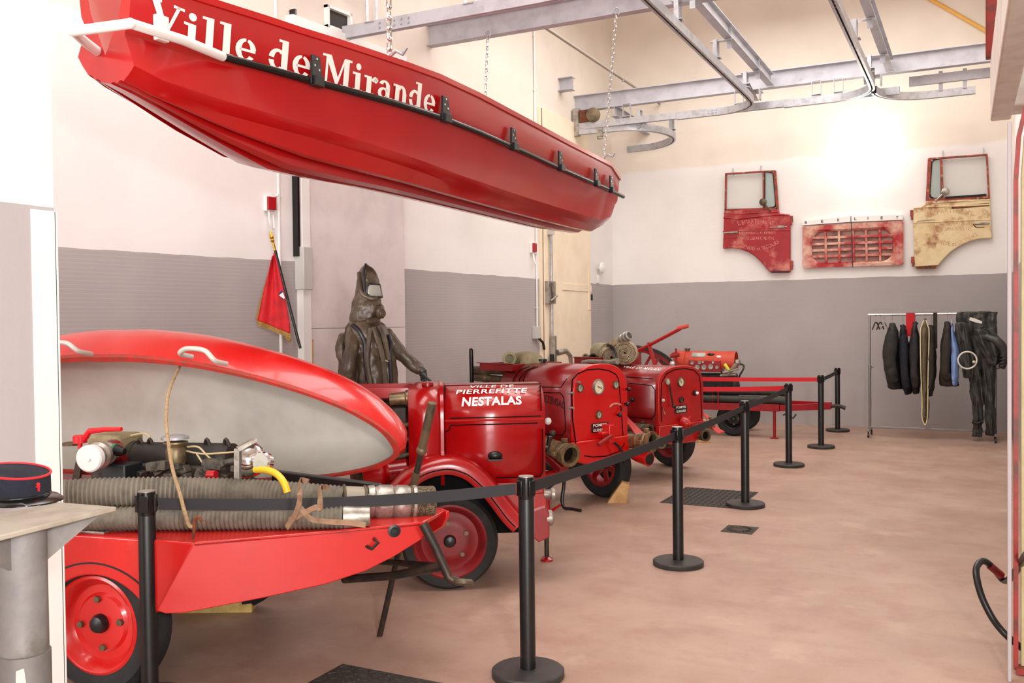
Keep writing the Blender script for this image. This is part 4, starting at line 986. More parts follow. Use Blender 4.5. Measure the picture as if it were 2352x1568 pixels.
for i in range(25):
    k_ = min(len(fpx) - 2, int(1 + (len(fpx) - 3) * i / 24)); t_ = (fpx[k_ + 1] - fpx[k_ - 1]).normalized(); p = fpx[k_] + V((t_.z, 0, -t_.x)) * .075; rg.append(V((p.x, -.063, p.z)))
st.ribbon(rg, (0, -1, 0), .007, .002).build('pinstripe', stripem, T2, smooth=0)
lw = [p + V((0, 0, -.05)) for p in fpx[2:-2]]
MB().prism([V((p.x, .1, max(p.z, .36))) for p in lw] + [V((lw[-1].x, .1, .34)), V((lw[0].x, .1, .34))], (0, .012, 0)).build('well_shade_plate', mat('well_shade', (14, 13, 13), .9, spec=.1), T2, smooth=0)  # black plate added over the body side as shade under the mudguard
ap = [V((.02 + .56 * math.cos(R(a)), .122, .30 + .56 * math.sin(R(a)))) for a in range(20, 160, 7)]
MB().prism([(u1 - .14, .1, .46), (u1 - .0, .1, .5), (u1 + .02, .1, .46), (u1 + .02, .1, .3), (u1 - .05, .1, .27), (u1 - .16, .1, .36)], (0, .03, 0)).build('front_apron', red4, T2, bevel=.006)
MB().bb((u1 - .3, .13, .42), (u1 + .01, .87, .6)).build('valance', red2, T2, bevel=.01)
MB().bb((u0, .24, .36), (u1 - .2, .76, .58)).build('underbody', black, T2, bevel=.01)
wheel(T2, (0, .085, .31), (0, -1, 0), .31, .15, .232, rubber, mat('wheel_red', (122, 14, 18), .5, col2=(98, 14, 16), scale=9), black, hub=.04, nuts=5)
wheel(T2, (0, .92, .31), (0, 1, 0), .31, .15, .232, rubber, MATS['wheel_red'], black, hub=.04, nuts=5)
MB().cyl((0, .15, .31), (0, .85, .31), .03).build('axle', iron, T2)
# rear end: tray, couplings, pump castings
a, c = S2(866, 887, .5), S2(948, 885, .5)
tr = MB(); z0, z1 = a.z - .07, a.z
tr.bb((a.x - .2, .3, z0), (c.x, .8, z0 + .01)).bb((a.x - .2, .3, z0), (c.x, .31, z1)).bb((a.x - .2, .79, z0), (c.x, .8, z1)).bb((a.x - .2, .3, z0), (a.x - .19, .8, z1)).bb((c.x - .01, .3, z0), (c.x, .8, z1))
tr.build('tool_tray', red2, T2, bevel=.003)
MB().lathe([(.04, 0), (.045, .1), (.055, .11), (.055, .16), (.045, .17), (.05, .21)], S2(895, 917, .3), (1, 0, .05)).build('hose_coupling', brass, T2)
MB().lathe([(.09, -.1), (.1, -.02), (.1, .03), (.07, .06), (.07, .2)], S2(870, 1085, .3), (1, 0, .1)).bb(S2(835, 1108, .3) + V((0, 0, 0)), S2(905, 1062, .4)).build('pump_casting', red2, T2, bevel=.012)
MB().bb((u0 - .12, .32, .7), (u0, .7, 1.16)).build('engine_end', iron, T2, bevel=.02)
pc = MB()
for z in (.8, .9, 1.0): pc.cyl((u0 - .2, .32, z), (u0, .32, z + .03), .02, n=10)
pc.build('engine_pipes', bronze, T2)
MB().bar((u0 - .1, .5, .44), (u0 - 1.0, .5, .3), .06, .06).build('drawbar', redo, T2, bevel=.005)
# front end fittings, jack and crank
fr_ = S2(1264, 1135, .14)
MB().lathe([(.03, -.02), (.032, .02), (.04, .03), (.04, .05), (.03, .06)], (u1 + .01, .15, fr_.z), (1, 0, 0)).build('outlet_coupling', alu, T2)
fr2 = S2(1248, 1190, .14)
MB().lathe([(.045, -.06), (.045, .03), (.052, .035), (.052, .07), (.04, .08)], (u1 - .03, .15, fr2.z), (1, 0, 0)).build('outlet_coupling', alu, T2)
jk = T2.L(ZP(1256, 1287))
MB().cyl((jk.x, jk.y, .02), (jk.x, jk.y, .42), .017, n=14).build('jack_leg', iron, T2)
MB().lathe([(.045, 0), (.045, .012), (.02, .03)], (jk.x, jk.y, 0)).build('jack_foot', red2, T2)
MB().lathe([(.03, .3), (.045, .31), (.045, .34), (.03, .36), (.03, .5)], (jk.x, jk.y, 0)).cyl((jk.x, jk.y, .33), (jk.x + .1, jk.y - .02, .4), .012, n=8).build('jack_collar', red2, T2)
MB().bb((jk.x - .3, jk.y - .05, .44), (jk.x + .03, jk.y + .05, .52)).build('jack_arm', red2, T2, bevel=.006)
kn = S2(1260, 967, .2); MB().ball((u1 + .03, kn.y, kn.z), .024).cyl((u1, kn.y, kn.z), (u1 + .03, kn.y, kn.z), .01, n=8).build('white_knob', plastic, T2)
tp = S2(1263, 1018, .2); MB().cyl((u1 - .01, .2, tp.z - .02), (u1 + .03, .2, tp.z - .02), .026, n=12).bar((u1 + .02, .2, tp.z - .06), (u1 + .04, .18, tp.z + .05), .03, .02).build('tap', black, T2, bevel=.004)
cr = [T2.W((u1 - .02, .5, .48)), DP(1292, 1098, 6.6), DP(1291, 1148, 6.6), DP(1297, 1166, 6.58), DP(1312, 1168, 6.5), DP(1333, 1172, 6.4)]
MB().tube(smooth_path(cr, 4), .013, 10).build('starting_crank', black, T2, 1)
# ------------------------------------------------------------------ T3 : Vic Fezensac
h3 = heading(111.6)
p = DP(1318, 1013, 8.3); T3 = Thing('pump_trailer', 'red fire pump trailer with bright red gauge panel, between the Nestalas and dark red trailers', 'trailer', (p.x, p.y, 0), h3)
F3 = lambda x, y, u=0.0: V(T3.f_(x, y, u))
W3 = F3(1437, 960).y
zt3 = F3(1375, 838).z; zl3 = F3(1380, 1006).z; zk3 = F3(1375, 1060).z
H3 = Hood(T3, 0, W3, zl3 - .02, zt3 - .25, zt3, .84)
MB().loft([H3.ring(-1.0), H3.ring(-.02)], False).build('hood', red4, T3, solid=.008)
MB().prism([(-1.0, v, z) for v, z in H3.p], (.008, 0, 0)).build('firewall', redo, T3)
H3b = Hood(T3, -.012, W3 + .012, zl3, zt3 - .25, zt3 + .012, .84)
MB().prism([(-.03, v, z) for v, z in H3b.p], (.045, 0, 0)).build('gauge_panel', mat('panel_red', (204, 12, 12), .3, coat=.3), T3, bevel=.006)
sk = [(0 - .012, zl3), (-.02, zl3 - .02), (-.03, zk3 + .12), (.02, zk3 + .03), (.12, zk3), (W3 - .12, zk3), (W3 - .01, zk3 + .04), (W3 + .04, zk3 + .14), (W3 + .045, zl3 - .02), (W3 + .03, zl3)]
MB().prism([(-.03, v, z) for v, z in sk], (.06, 0, 0)).build('skirt', MATS['panel_red'], T3, bevel=.012)
MB().bb((-1.0, .02, zl3 - .12), (-.03, W3 - .02, zl3)).build('sill', red4, T3, bevel=.01)
MB().bb((-1.5, .2, .42), (-.05, W3 - .2, .52)).build('chassis_rail', redo, T3, bevel=.006)
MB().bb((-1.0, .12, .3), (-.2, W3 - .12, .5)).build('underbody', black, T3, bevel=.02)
lp_ = [(1321, 1018), (1316, 960), (1314, 900), (1316, 872), (1328, 858), (1350, 849), (1376, 847), (1400, 851), (1416, 860), (1422, 872), (1425, 910), (1429, 960), (1432, 1000), (1432, 1020), (1420, 1036), (1390, 1047), (1360, 1049), (1340, 1046)]
MB().tube([V((.028 if y > 1008 else .014, *F3(x, y, .02).yz)) for x, y in lp_], .006, 8).build('panel_bead', stripem, T3)
def G3(x, y, rp_, **k): gauge(T3, (.014, *F3(x, y).yz), rp_ * 8.4 / FL * 1.12, **k)
G3(1370, 888, 16, ang=200, mb=alu); G3(1328, 891, 8.5, face=dialg, ang=120); G3(1410, 883, 8.5, face=dialg, ang=110); G3(1371, 952, 8.5, face=dialg, ang=120)
pl = F3(1355, 995), F3(1393, 969); plate_text(T3, .014, pl[0].y, pl[1].y, F3(1372, 992).z, F3(1374, 970).z, ['POMPES', 'GUINARD'], m=mat('plate_maroon', (52, 8, 12), .4))
MB().tube([V((.025, *F3(x, y).yz)) for x, y in ((1396, 934), (1402, 928), (1411, 926), (1421, 929))], .009, 8).build('throttle_quadrant', mat('pale_red_scale', (206, 130, 116), .5), T3)
for (x, y, r_) in ((1435, 893, .019), (1432, 927, .021), (1414, 952, .019)):
    c = V((.05, *F3(x, y).yz)); MB().ball(c, r_, (1.2, 1, 1)).cyl(c, c - V((.05, 0, 0)), .01, n=8).build('lever_knob', blacks, T3)
MB().cyl((.04, *F3(1432, 927).yz), (.05, *F3(1416, 950).yz), .008, n=8).build('lever_rod', red4, T3)
for (x, y) in ((1308, 902), (1309, 936), (1323, 877)):
    c = V((.0, *F3(x, y).yz)); MB().cyl(c, c + V((.05, 0, 0)), .011, n=10).build('panel_bolt', alu, T3)
a = V((.015, *F3(1386, 1000).yz))
MB().bb(a + V((0, -.04, -.06)), a + V((.1, .03, .11))).bb(a + V((.02, -.12, .02)), a + V((.09, .02, .05))).build('crank_bracket', MATS['panel_red'], T3, bevel=.008)
MB().cyl(a + V((.1, -.02, .01)), (.12, *F3(1352, 1018).yz), .02, n=12).build('crank_handle', redo, T3)
MB().tube(smooth_path([a + V((.06, 0, -.04)), V((.1, *F3(1398, 1018).yz)), V((.11, *F3(1410, 1038).yz)), V((.1, *F3(1416, 1062).yz))], 5), .012, 8).build('drain_hose', black, T3)
sd = [[(1184, 888), (1200, 888), (1290, 889), (1297, 878), (1303, 870)], [(1200, 900), (1288, 902), (1296, 912), (1298, 940), (1300, 988), (1292, 1000), (1200, 990)], [(1176, 900), (1180, 870), (1195, 850), (1216, 842)], [(1190, 900), (1194, 870), (1208, 852), (1228, 842)], [(1205, 880), (1202, 872), (1212, 852), (1236, 842)]]
for s_ in sd: H3.stripe(s_, .008, black)
H3.text('VIC FEZENSAC', (1224, 905), (1299, 911), (1224, 921), (1299, 928), mat('black_lettering', (40, 6, 8), .5), .02, bend=lambda a: 26 * max(0, a - .3) ** 2)
p = H3.hit(1245, 829)[0]; MB().lathe([(.035, -.03), (.035, .01), (.05, .012), (.05, .03), (.04, .034)], p).build('filler_cap', black, T3)
p = H3.hit(1258, 964)[0]
pipe_end(T3, (-.28, -.16, F3(1300, 1020, -.1).z + .02), V(T3.f_(1311, 1046, .18)), .092)
MB().tube([(-.4, -.12, .55), (-.2, -.1, .48), T3.f_(1295, 1080, -.02)], [.05, .06, .055], 14).build('exhaust_pipe', red4, T3)
va_ = V(T3.f_(1268, 1012, .0)); MB().cyl(va_ + V((-.03, 0, 0)), va_ + V((.02, -.02, .05)), .018, n=10).ball(va_ + V((.03, -.02, .07)), .03).build('valve_handle', iron, T3)
fa = F3(1455, 1012)
pipe_end(T3, (-.12, fa.y - .06, fa.z - .0), V(T3.f_(1500, 1014, .26)), .088)
pipe_end(T3, V(T3.f_(1485, 1022, .05)), V(T3.f_(1519, 1016, .3)), .05, brass)
MB().tube([T3.f_(1435, 1036, -.1), T3.f_(1465, 1046, .08), T3.f_(1492, 1053, .22)], [.03, .06, .075], 20).build('ejector_cone', MATS['panel_red'], T3)
e = V(T3.f_(1492, 1053, .221)); MB().cyl(e, e + V((.004, 0, 0)), .058, n=20).build('cone_mouth', black, T3)
MB().lathe([(.03, 0), (.035, .015), (0, .02)], V((-.03, W3 + .1, zl3 - .0))).build('brass_cap', iron, T3)
wf = T3.L(ZP(1392, 1141)); wheel(T3, (wf.x - .02, wf.y, .31), (0, -1, 0), .31, .16, .2, rubber, red4, iron, spokes=6, nuts=0)  # far wheel in darker red, shade inside the wheel put into its colour
wheel(T3, (wf.x - .02, wf.y - 1.14, .31), (0, -1, 0), .31, .16, .22, rubber, red3, iron, spokes=6, nuts=0)
MB().cyl((wf.x - .02, wf.y - 1.1, .31), (wf.x - .02, wf.y, .31), .03).build('axle', red3, T3)
fn_ = [F3(1436, 955, -.05), F3(1446, 972, -.02), F3(1460, 992, .06), F3(1472, 1008, .12)]
MB().loft([[p + V((0, -.02, .0)), p + V((0, .01 + .035 * i, .01)), p + V((0, .01 + .035 * i, -.002)), p + V((0, -.02, -.012))] for i, p in enumerate(fn_)]).build('mudguard', red3, T3)
# rear: tray, pipes and post
b0 = V(T3.s_(1112, 833, .1)); b1 = V(T3.s_(1240, 829, .1))
zr_ = b0.z; tr = MB()
tr.bb((b0.x, .05, zr_ - .07), (b0.x + .5, W3 - .0, zr_ - .06)).bb((b0.x, .04, zr_ - .07), (b0.x + .5, .05, zr_)).bb((b0.x, W3, zr_ - .07), (b0.x + .5, W3 + .01, zr_)).bb((b0.x, .04, zr_ - .07), (b0.x + .01, W3, zr_)).bb((b0.x - .03, .02, zr_), (b0.x + .5, .05, zr_ + .008)).bb((b0.x + .49, .04, zr_ - .07), (b0.x + .5, W3, zr_))
tr.build('tool_tray', red4, T3, bevel=.003)
for (xa, ya, xb, yb2, r_) in ((1086, 850, 1172, 852, .045), (1090, 866, 1170, 872, .042)):
    a, c = V(T3.s_(xa, ya, .2)), V(T3.s_(xb, yb2, .2)); dd = c - a
    MB().lathe([(r_ * .8, 0), (r_, .02), (r_, dd.length * .3), (r_ * 1.25, dd.length * .32), (r_ * 1.25, dd.length * .38), (r_ * .85, dd.length * .4), (r_ * .85, dd.length)], a, dd).build('branch_pipe', bronze, T3)
MB().bb((-1.5, .15, .6), (-1.0, W3 - .15, 1.05)).build('rear_engine', iron, T3, bevel=.03)
pp = V(T3.s_(1084, 890, .1)); pq = V(T3.s_(1082, 804, .1))
MB().tube([(pp.x, .1, .5), pp, pq], [.02, .022, .022], 10).ball(pq, .022).build('handle_post', blacks, T3)
# things lying in the tray of T3
nz_ = V(T3.s_(1170, 823, .15)); nd = V((.75, -.66, 0))
Q = Thing('hose_nozzle', 'pale ring-ended hose coupling lying in the tray behind the gauge panel trailer', 'hose', T3.W((nz_.x, nz_.y, zr_ - .09)), h3)
MB().lathe([(.05, -.34), (.055, -.1), (.062, -.09), (.062, -.02), (.07, 0), (.07, .03), (.062, .034), (.042, .034), (.04, -.05), (0, -.05)], T3.W(nz_), T3.m.to_3x3() @ nd).build('coupling', hosek, Q, 1)
Q2 = Thing('rolled_hose', 'olive canvas hose roll in the tray of the gauge panel trailer', 'hose', T3.W((b0.x + .45, .3, zr_ - .09)), h3)
c = V(T3.s_(1220, 836, .35)); a_ = V(T3.s_(1168, 828, .45))
MB().tube(smooth_path([T3.W(a_), T3.W(a_.lerp(c, .45) + V((0, 0, .01))), T3.W(c), T3.W(c + V((.12, -.1, -.02)))], 5), [.05, .055, .06, .07, .08, .09, .1, .11, .115, .12, .125, .128, .125, .12, .1, .05], 18).build('roll', hosek, Q2, 1)
# ------------------------------------------------------------------ T4 : Mielan
p = DP(1512, 977, 9.75); T4 = Thing('pump_trailer', 'dark red fire pump trailer lettered Ville de Mielan on top, third along', 'trailer', (p.x, p.y, 0), h3)
F4 = lambda x, y, u=0.0: V(T4.f_(x, y, u))
W4 = F4(1612, 940).y
zt4 = F4(1570, 841).z; zl4 = F4(1565, 971).z; zk4 = zl4 - .16
H4 = Hood(T4, 0, W4, zl4 - .02, zt4 - .21, zt4, .82)
MB().loft([H4.ring(-.98), H4.ring(-.02)], False).build('hood', red4, T4, solid=.008)
MB().prism([(-.98, v, z) for v, z in H4.p], (.008, 0, 0)).build('firewall', redo, T4)
H4b = Hood(T4, -.01, W4 + .01, zl4, zt4 - .21, zt4 + .01, .82)
MB().prism([(-.03, v, z) for v, z in H4b.p], (.045, 0, 0)).build('gauge_panel', red3, T4, bevel=.006)
sk = [(-.01, zl4), (-.02, zk4 + .05), (.05, zk4 - .02), (.2, zk4 - .06), (W4 - .15, zk4 - .06), (W4 + .02, zk4 + .03), (W4 + .02, zl4)]
MB().prism([(-.03, v, z) for v, z in sk], (.06, 0, 0)).build('skirt', red3, T4, bevel=.012)
MB().bb((-.98, .02, zl4 - .1), (-.03, W4 - .02, zl4)).build('sill', red4, T4, bevel=.01)
MB().bb((-1.4, .2, .42), (-.05, W4 - .2, .52)).build('chassis_rail', redo, T4, bevel=.006)
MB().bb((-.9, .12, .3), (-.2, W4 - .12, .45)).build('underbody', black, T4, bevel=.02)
lp_ = [(1517, 968), (1515, 920), (1517, 878), (1528, 858), (1548, 848), (1572, 846), (1592, 850), (1603, 862), (1606, 880), (1608, 920), (1609, 960)]
MB().tube([V((.014, *F4(x, y).yz)) for x, y in lp_], .006, 8).build('panel_bead', stripem, T4)
def G4(x, y, rp_, **k): gauge(T4, (.014, *F4(x, y).yz), rp_ * 9.8 / FL * 1.15, **k)
G4(1560, 877, 10, ang=60); G4(1529, 876, 6.5, ang=250, mb=alu); G4(1561, 918, 6, face=mat('dark_dial', (110, 88, 84), .5), ang=90, mb=iron)
plate_text(T4, .014, F4(1547, 948).y, F4(1574, 930).y, F4(1560, 948).z, F4(1561, 930).z, ['POMPES', 'GUINARD'])
MB().cyl((.03, *F4(1532, 881).yz), (.05, *F4(1538, 932).yz), .009, n=8).ball((.05, *F4(1538, 932).yz), .018).build('long_lever', iron, T4)
c = V((.02, *F4(1592, 902).yz)); k = MB().lathe([(.03, 0), (.03, .02), (.02, .03)], c, (1, 0, 0)).build('switch', black, T4)
MB().ball(c + V((.035, 0, 0)), .018).build('switch_knob', whitel, k)
c = V((.02, *F4(1520, 919).yz)); MB().ball(c, .018).build('small_knob', plastic, T4)
MB().tube([(.03, *F4(1517, 934).yz), (.04, *F4(1518, 945).yz), (.04, *F4(1521, 950).yz)], .006, 8).build('tap_handle', chrome, T4)
c = V((.03, *F4(1563, 968).yz)); MB().lathe([(.06, 0), (.055, .06), (.03, .09), (.03, .12), (.015, .12), (.015, .06)], c, (1, 0, -.3)).cyl(c + V((.05, 0, .0)), c + V((.06, .06, .06)), .015, n=10).build('spigot', red3, T4)
for s_ in ([(1446, 880), (1497, 885), (1505, 895), (1506, 950), (1498, 962), (1446, 958)], [(1440, 866), (1500, 870)]): H4.stripe(s_, .008, black)
H4.text('VILLE DE MI\u00c9LAN', (1436, 840), (1521, 846.5), (1431, 845), (1514, 853), whitel, .02, .2)
p, n = H4.hit(1454, 917); MB().ball(p, .028).build('hood_knob', black, T4)
c = H4.hit(1412, 835)[0]; p = H4.hit(1418, 835)[0]; MB().lathe([(.03, -.02), (.03, .025), (.042, .028), (.045, .05), (.035, .055)], V((p.x, W4 / 2, zt4 - .01))).build('filler_cap', redo, T4)
pipe_end(T4, (-.5, -.12, F4(1480, 990, -.1).z + .05), V(T4.f_(1492, 990, -.02)), .065, bronze)
pipe_end(T4, V(T4.f_(1595, 1000, -.1)), V(T4.f_(1622, 1000, .1)), .058, bronze)
fa = F4(1625, 968); pipe_end(T4, (-.1, fa.y - .1, fa.z), V(T4.f_(1640, 975, .05)), .06, brass)
wf = T4.L(ZP(1563, 1068)); wheel(T4, (wf.x - .05, wf.y - .1, .31), (0, -1, 0), .31, .17, .2, rubber, redo, iron, nuts=0)
wheel(T4, (wf.x - .05, wf.y - 1.3, .31), (0, -1, 0), .31, .17, .2, rubber, redo, iron, nuts=0)
MB().cyl((wf.x - .05, wf.y - 1.3, .31), (wf.x - .05, wf.y - .1, .31), .03).build('axle', redo, T4)
fn_ = [F4(1612, 948, -.05), F4(1622, 956, -.02), F4(1640, 985, .1), F4(1652, 994, .14)]
rg = [[p + V((0, -.01, .0)), p + V((0, .01 + .03 * i, .01)), p + V((0, .01 + .03 * i, -.002)), p + V((0, -.01, -.012))] for i, p in enumerate(fn_)]
MB().loft(rg).build('mudguard', pink, T4)
# rear tray and its load
b0 = V(T4.s_(1327, 822, .05)); ztr = V(T4.s_(1410, 822, .05)).z
a = -.98; tr = MB()
x0_, x1_ = V(T4.s_(1327, 820, .05)).x, V(T4.s_(1372, 822, .05)).x
tr.bb((x0_, .0, ztr - .12), (x1_, W4, ztr - .11)).bb((x0_, -.01, ztr - .14), (x1_, .0, ztr)).bb((x0_, W4, ztr - .12), (x1_, W4 + .01, ztr)).bb((x0_, 0, ztr - .12), (x0_ + .01, W4, ztr)).bb((x1_ - .01, 0, ztr - .14), (x1_, W4, ztr)).bb((x0_, -.03, ztr - .004), (x1_ + .02, .0, ztr + .008))
tr.build('tool_tray', red4, T4, bevel=.003)
MB().bb((x0_ + .1, .1, .6), (-.98, W4 - .1, ztr - .14)).build('rear_engine', iron, T4, bevel=.02)
m_ = MB().tube([T4.s_(1338, 832, -.04), T4.s_(1355, 829, -.06), T4.s_(1405, 831, -.06)], .022, 10).tube([T4.s_(1398, 832, -.06), T4.s_(1418, 829, -.06)], [.02, .035], 10)
m_.build('branch_pipe', alu, T4)
def roll(T, x, y, v, r, wid, lab, ang, m, turns=8, strap=False):
    c = V(T4.s_(x, y, v)); ax = V((math.cos(R(ang)), math.sin(R(ang)), 0)); Q = Thing('rolled_hose', lab, 'hose', T4.W((c.x, c.y, ztr - .11)), h3, None)
    k = MB(); pts = []; n = turns * 22
    for i in range(n + 1):
        q = 2 * PI * i / 22; rr = .02 + (r - .02) * i / n; pts.append((rr * math.cos(q), rr * math.sin(q)))
    sx = V((0, 0, 1)).cross(ax); rg = []
    for i, (a, b) in enumerate(pts):
        rr = math.hypot(a, b); o = 1 - .0085 / max(rr, .02)
        jit = .012 * math.sin(i * .21)
        rg.append([T4.W(c + sx * a + V((0, 0, b)) + ax * (wid / 2 + jit)), T4.W(c + sx * a * o + V((0, 0, b * o)) + ax * (wid / 2 + jit)), T4.W(c + sx * a * o + V((0, 0, b * o)) - ax * wid / 2), T4.W(c + sx * a + V((0, 0, b)) - ax * wid / 2)])
    k.loft(rg).build('roll', m, Q, 1, smooth=50)
    if strap: MB().ribbon([T4.W(c + sx * math.cos(R(q)) * (r + .006) + V((0, 0, math.sin(R(q)) * (r + .006))) + ax * (wid / 2 - .03 - .0006 * q)) for q in range(-20, 175, 12)], [T4.m.to_3x3() @ (sx * math.cos(R(q)) + V((0, 0, math.sin(R(q))))) for q in range(-20, 175, 12)], .03, .003).build('strap', black, Q, 1)
    return Q, c, ax, sx
Qa = roll(T4, 1438, 809, .3, .135, .2, 'front roll of cream canvas hose on the dark red trailer, coiled end facing out', -56, hosec, 9)
Qb = roll(T4, 1401, 819, .3, .125, .26, 'second roll of cream canvas hose on the dark red trailer, tied with a black strap', -40, hosec, 8)
Qc = roll(T4, 1386, 808, .52, .12, .26, 'rear roll of pale canvas hose behind the two front rolls', -20, hosek, 7)
Q, c, ax, sx = Qa
a0, a1 = V(T4.W(T4.s_(1408, 790, .25))), V(T4.W(T4.s_(1446, 770, .25)))
MB().tube(smooth_path([a0 + V((-.06, .05, -.05)), a0, a0.lerp(a1, .5)], 5), [.05] * 10 + [.052], 14).build('hose_tail', hosec, Q, 1)
dd = a1 - a0
L_ = dd.length; MB().lathe([(.054, L_ * .48), (.056, L_ * .62), (.048, L_ * .64), (.048, L_ * .72), (.06, L_ * .74), (.06, L_ * .82), (.05, L_ * .84), (.056, L_ * .98), (.052, L_), (.04, L_), (.036, L_ * .8), (0, L_ * .8)], a0, dd, 24).build('coupling', alu, Q, 1)
MB().ribbon([T4.W(T4.s_(x, y, .06)) for x, y in ((1394, 792), (1402, 795), (1409, 802), (1414, 812), (1416, 822))], [T4.m.to_3x3() @ V((.6, -.8, .3))] * 5, .035, .003).build('strap', black, Qb[0], 1)
for (x, y, r_, lab, m) in ((1362, 822, .05, 'dark open coupling ring lying at the left end of the dark red trailer tray', iron), (1345, 820, .04, 'small olive hose end at the far left of the dark red trailer tray', hosek)):
    c = V(T4.s_(x, y, .2)); Q = Thing('hose_coupling', lab, 'coupling', T4.W((c.x, c.y, ztr - .11)), h3)
    MB().lathe([(r_ * .9, -.12), (r_, -.03), (r_ * 1.1, -.02), (r_ * 1.1, .01), (r_ * .8, .01), (r_ * .7, -.05), (0, -.05)], T4.W(c), T4.m.to_3x3() @ V((.8, -.5, .3))).build('coupling', m, Q, 1)
# wooden chocks
q = ZP(1434, 1155); Mz = Matrix.Rotation(R(20), 3, 'Z')
tag(MB().prism([q + Mz @ V(p) for p in ((-.16, -.02, 0), (.02, -.02, 0), (.05, -.02, .17), (-.02, -.02, .2))], Mz @ V((0, .17, 0))).build('wheel_chock', wood, None, 0, smooth=0, bevel=.003), 'wooden wedge chock against the front wheel of the gauge panel trailer', 'chock', 'wooden chocks')
q = ZP(1612, 1017); tag(MB().box((q.x, q.y + .08, .05), (.16, .14, .1), Mz).build('wheel_chock', wood, None, 0, smooth=0, bevel=.003), 'small wooden chock by the wheel of the dark red trailer', 'chock', 'wooden chocks')
# ================================================================== ORANGE ENGINE TRAILER (T5) AND HAND CART
p5 = ZP(1779, 1007)
T5 = Thing('engine_trailer', 'orange motor pump on a red trailer frame, farthest back by the grey wall', 'trailer', p5, heading(88))
S5 = lambda x, y, v=0.0: V(T5.s_(x, y, v))
a, c = S5(1612, 935), S5(1902, 920)
zr0 = (S5(1740, 925).z + S5(1740, 946).z) / 2
fm_ = MB().bar((a.x - .5, 0, zr0), (S5(1790, 930).x, 0, zr0), .05, .1).bar((S5(1790, 930).x, 0, zr0), (c.x, .3, zr0 + .02), .05, .09).bar((a.x - .5, .8, zr0), (S5(1790, 930).x, .8, zr0), .05, .1).bar((S5(1790, 930).x, .8, zr0), (c.x, .42, zr0 + .02), .05, .09)
for u in (a.x - .45, a.x + .2, S5(1790, 930).x): fm_.bar((u, 0, zr0), (u, .8, zr0), .05, .06)
fm_.build('frame', mat('trailer_red', (158, 16, 28), .45, col2=(136, 14, 24), scale=8), T5, bevel=.004)
MB().tube([(c.x - .04, .36, zr0 + .02), (c.x + .12, .36, zr0 + .02), (c.x + .2, .36, zr0 - .01)], [.03, .025, .03], 10).build('tow_hitch', iron, T5)
MB().cyl((0, 0, .01), (0, 0, zr0), .022, n=12).lathe([(.06, 0), (.06, .012), (.03, .02)], (0, 0, 0)).build('stand_leg', MATS['trailer_red'], T5)
MB().bar((.12, .02, zr0 - .1), (.2, .02, zr0 - .06), .05, .02).tube([(.2, .0, zr0 - .1), (.26, .0, zr0 - .14), (.3, .0, zr0 - .08)], .012, 8).build('hook', iron, T5)
for v, nm in ((.16, 0), (.92, 1)):
    w_ = S5(1684, 985, .1); wheel(T5, (w_.x, v, .25), (0, -1 if nm == 0 else 1, 0), .25, .15, .15, rubber, black, black)  # rims coloured black for the shadow the wheels stand in
# orange cowl
VC = .42
g0, g1 = S5(1556, 845, VC), S5(1676, 845, VC); cz = S5(1620, 832, VC).z; rc_ = S5(1620, 806, VC).z - cz
def cowl(u0, u1, r, th0=-30, th1=210, th=.012):
    rg = []
    for u in (u0, u1):
        q = [V((u, VC + r * math.cos(R(th0 + (th1 - th0) * i / 20)), cz + r * math.sin(R(th0 + (th1 - th0) * i / 20)))) for i in range(21)]
        q += [V((u, VC + (r - th) * math.cos(R(th1 - (th1 - th0) * i / 20)), cz + (r - th) * math.sin(R(th1 - (th1 - th0) * i / 20)))) for i in range(21)]
        rg.append(q)
    return MB().loft(rg)
us_ = S5(1580, 830, VC).x
cw = cowl(us_ - .01, g1.x + .1, rc_).build('cowl', orange, T5)
MB().cyl((g1.x - .12, VC, cz), (g1.x - .1, VC, cz), rc_ - .014, n=32).build('cowl_shade_disc', blacks, T5)  # black disc added as the shade inside the open cowl end
MB().lathe([(rc_ * .6, -.02), (rc_ * .92, 0), (rc_ * 1.04, .03), (rc_ * 1.04, .16), (rc_ * .98, .17)], (g0.x - .02, VC, cz), (1, 0, 0)).build('radiator_shell', orange, T5)
MB().lathe([(.035, -.03), (.035, .02), (.045, .022), (.045, .04), (0, .045)], (S5(1579, 805, VC).x, VC, cz + rc_)).build('radiator_cap', bronze, T5)
def cowl_pt(x, y): 
    p = S5(x, y, VC - rc_ * .8); dz = max(-.9, min(.99, (p.z - cz) / rc_)); return V((p.x, VC - rc_ * math.sqrt(1 - dz * dz), cz + rc_ * dz))
pt1, pt2 = cowl_pt(1588, 812), cowl_pt(1620, 818)
k_ = [V((u, VC - (rc_ + .003) * math.cos(R(q)), cz + (rc_ + .003) * math.sin(R(q)))) for u in (pt1.x, pt2.x) for q in (30, 40, 50, 60)]
MB().add(k_, [(0, 1, 5, 4), (1, 2, 6, 5), (2, 3, 7, 6)]).build('data_plate', dialg, cw, solid=.003)
e = cowl_pt(1632, 814); MB().ball(e, .05, (1.1, .5, .45)).build('cowl_slot', blacks, cw)
e = cowl_pt(1651, 819); MB().ball(e, .03, (1.2, .3, .7)).build('white_badge', white, cw)
da, db = S5(1582, 853, VC - rc_ - .02), S5(1655, 828, VC - rc_ - .02)
MB().bb((da.x, VC - rc_ - .03, da.z), (db.x, VC - rc_ + .12, db.z)).build('dash_panel', MATS['trailer_red'], T5, bevel=.006)
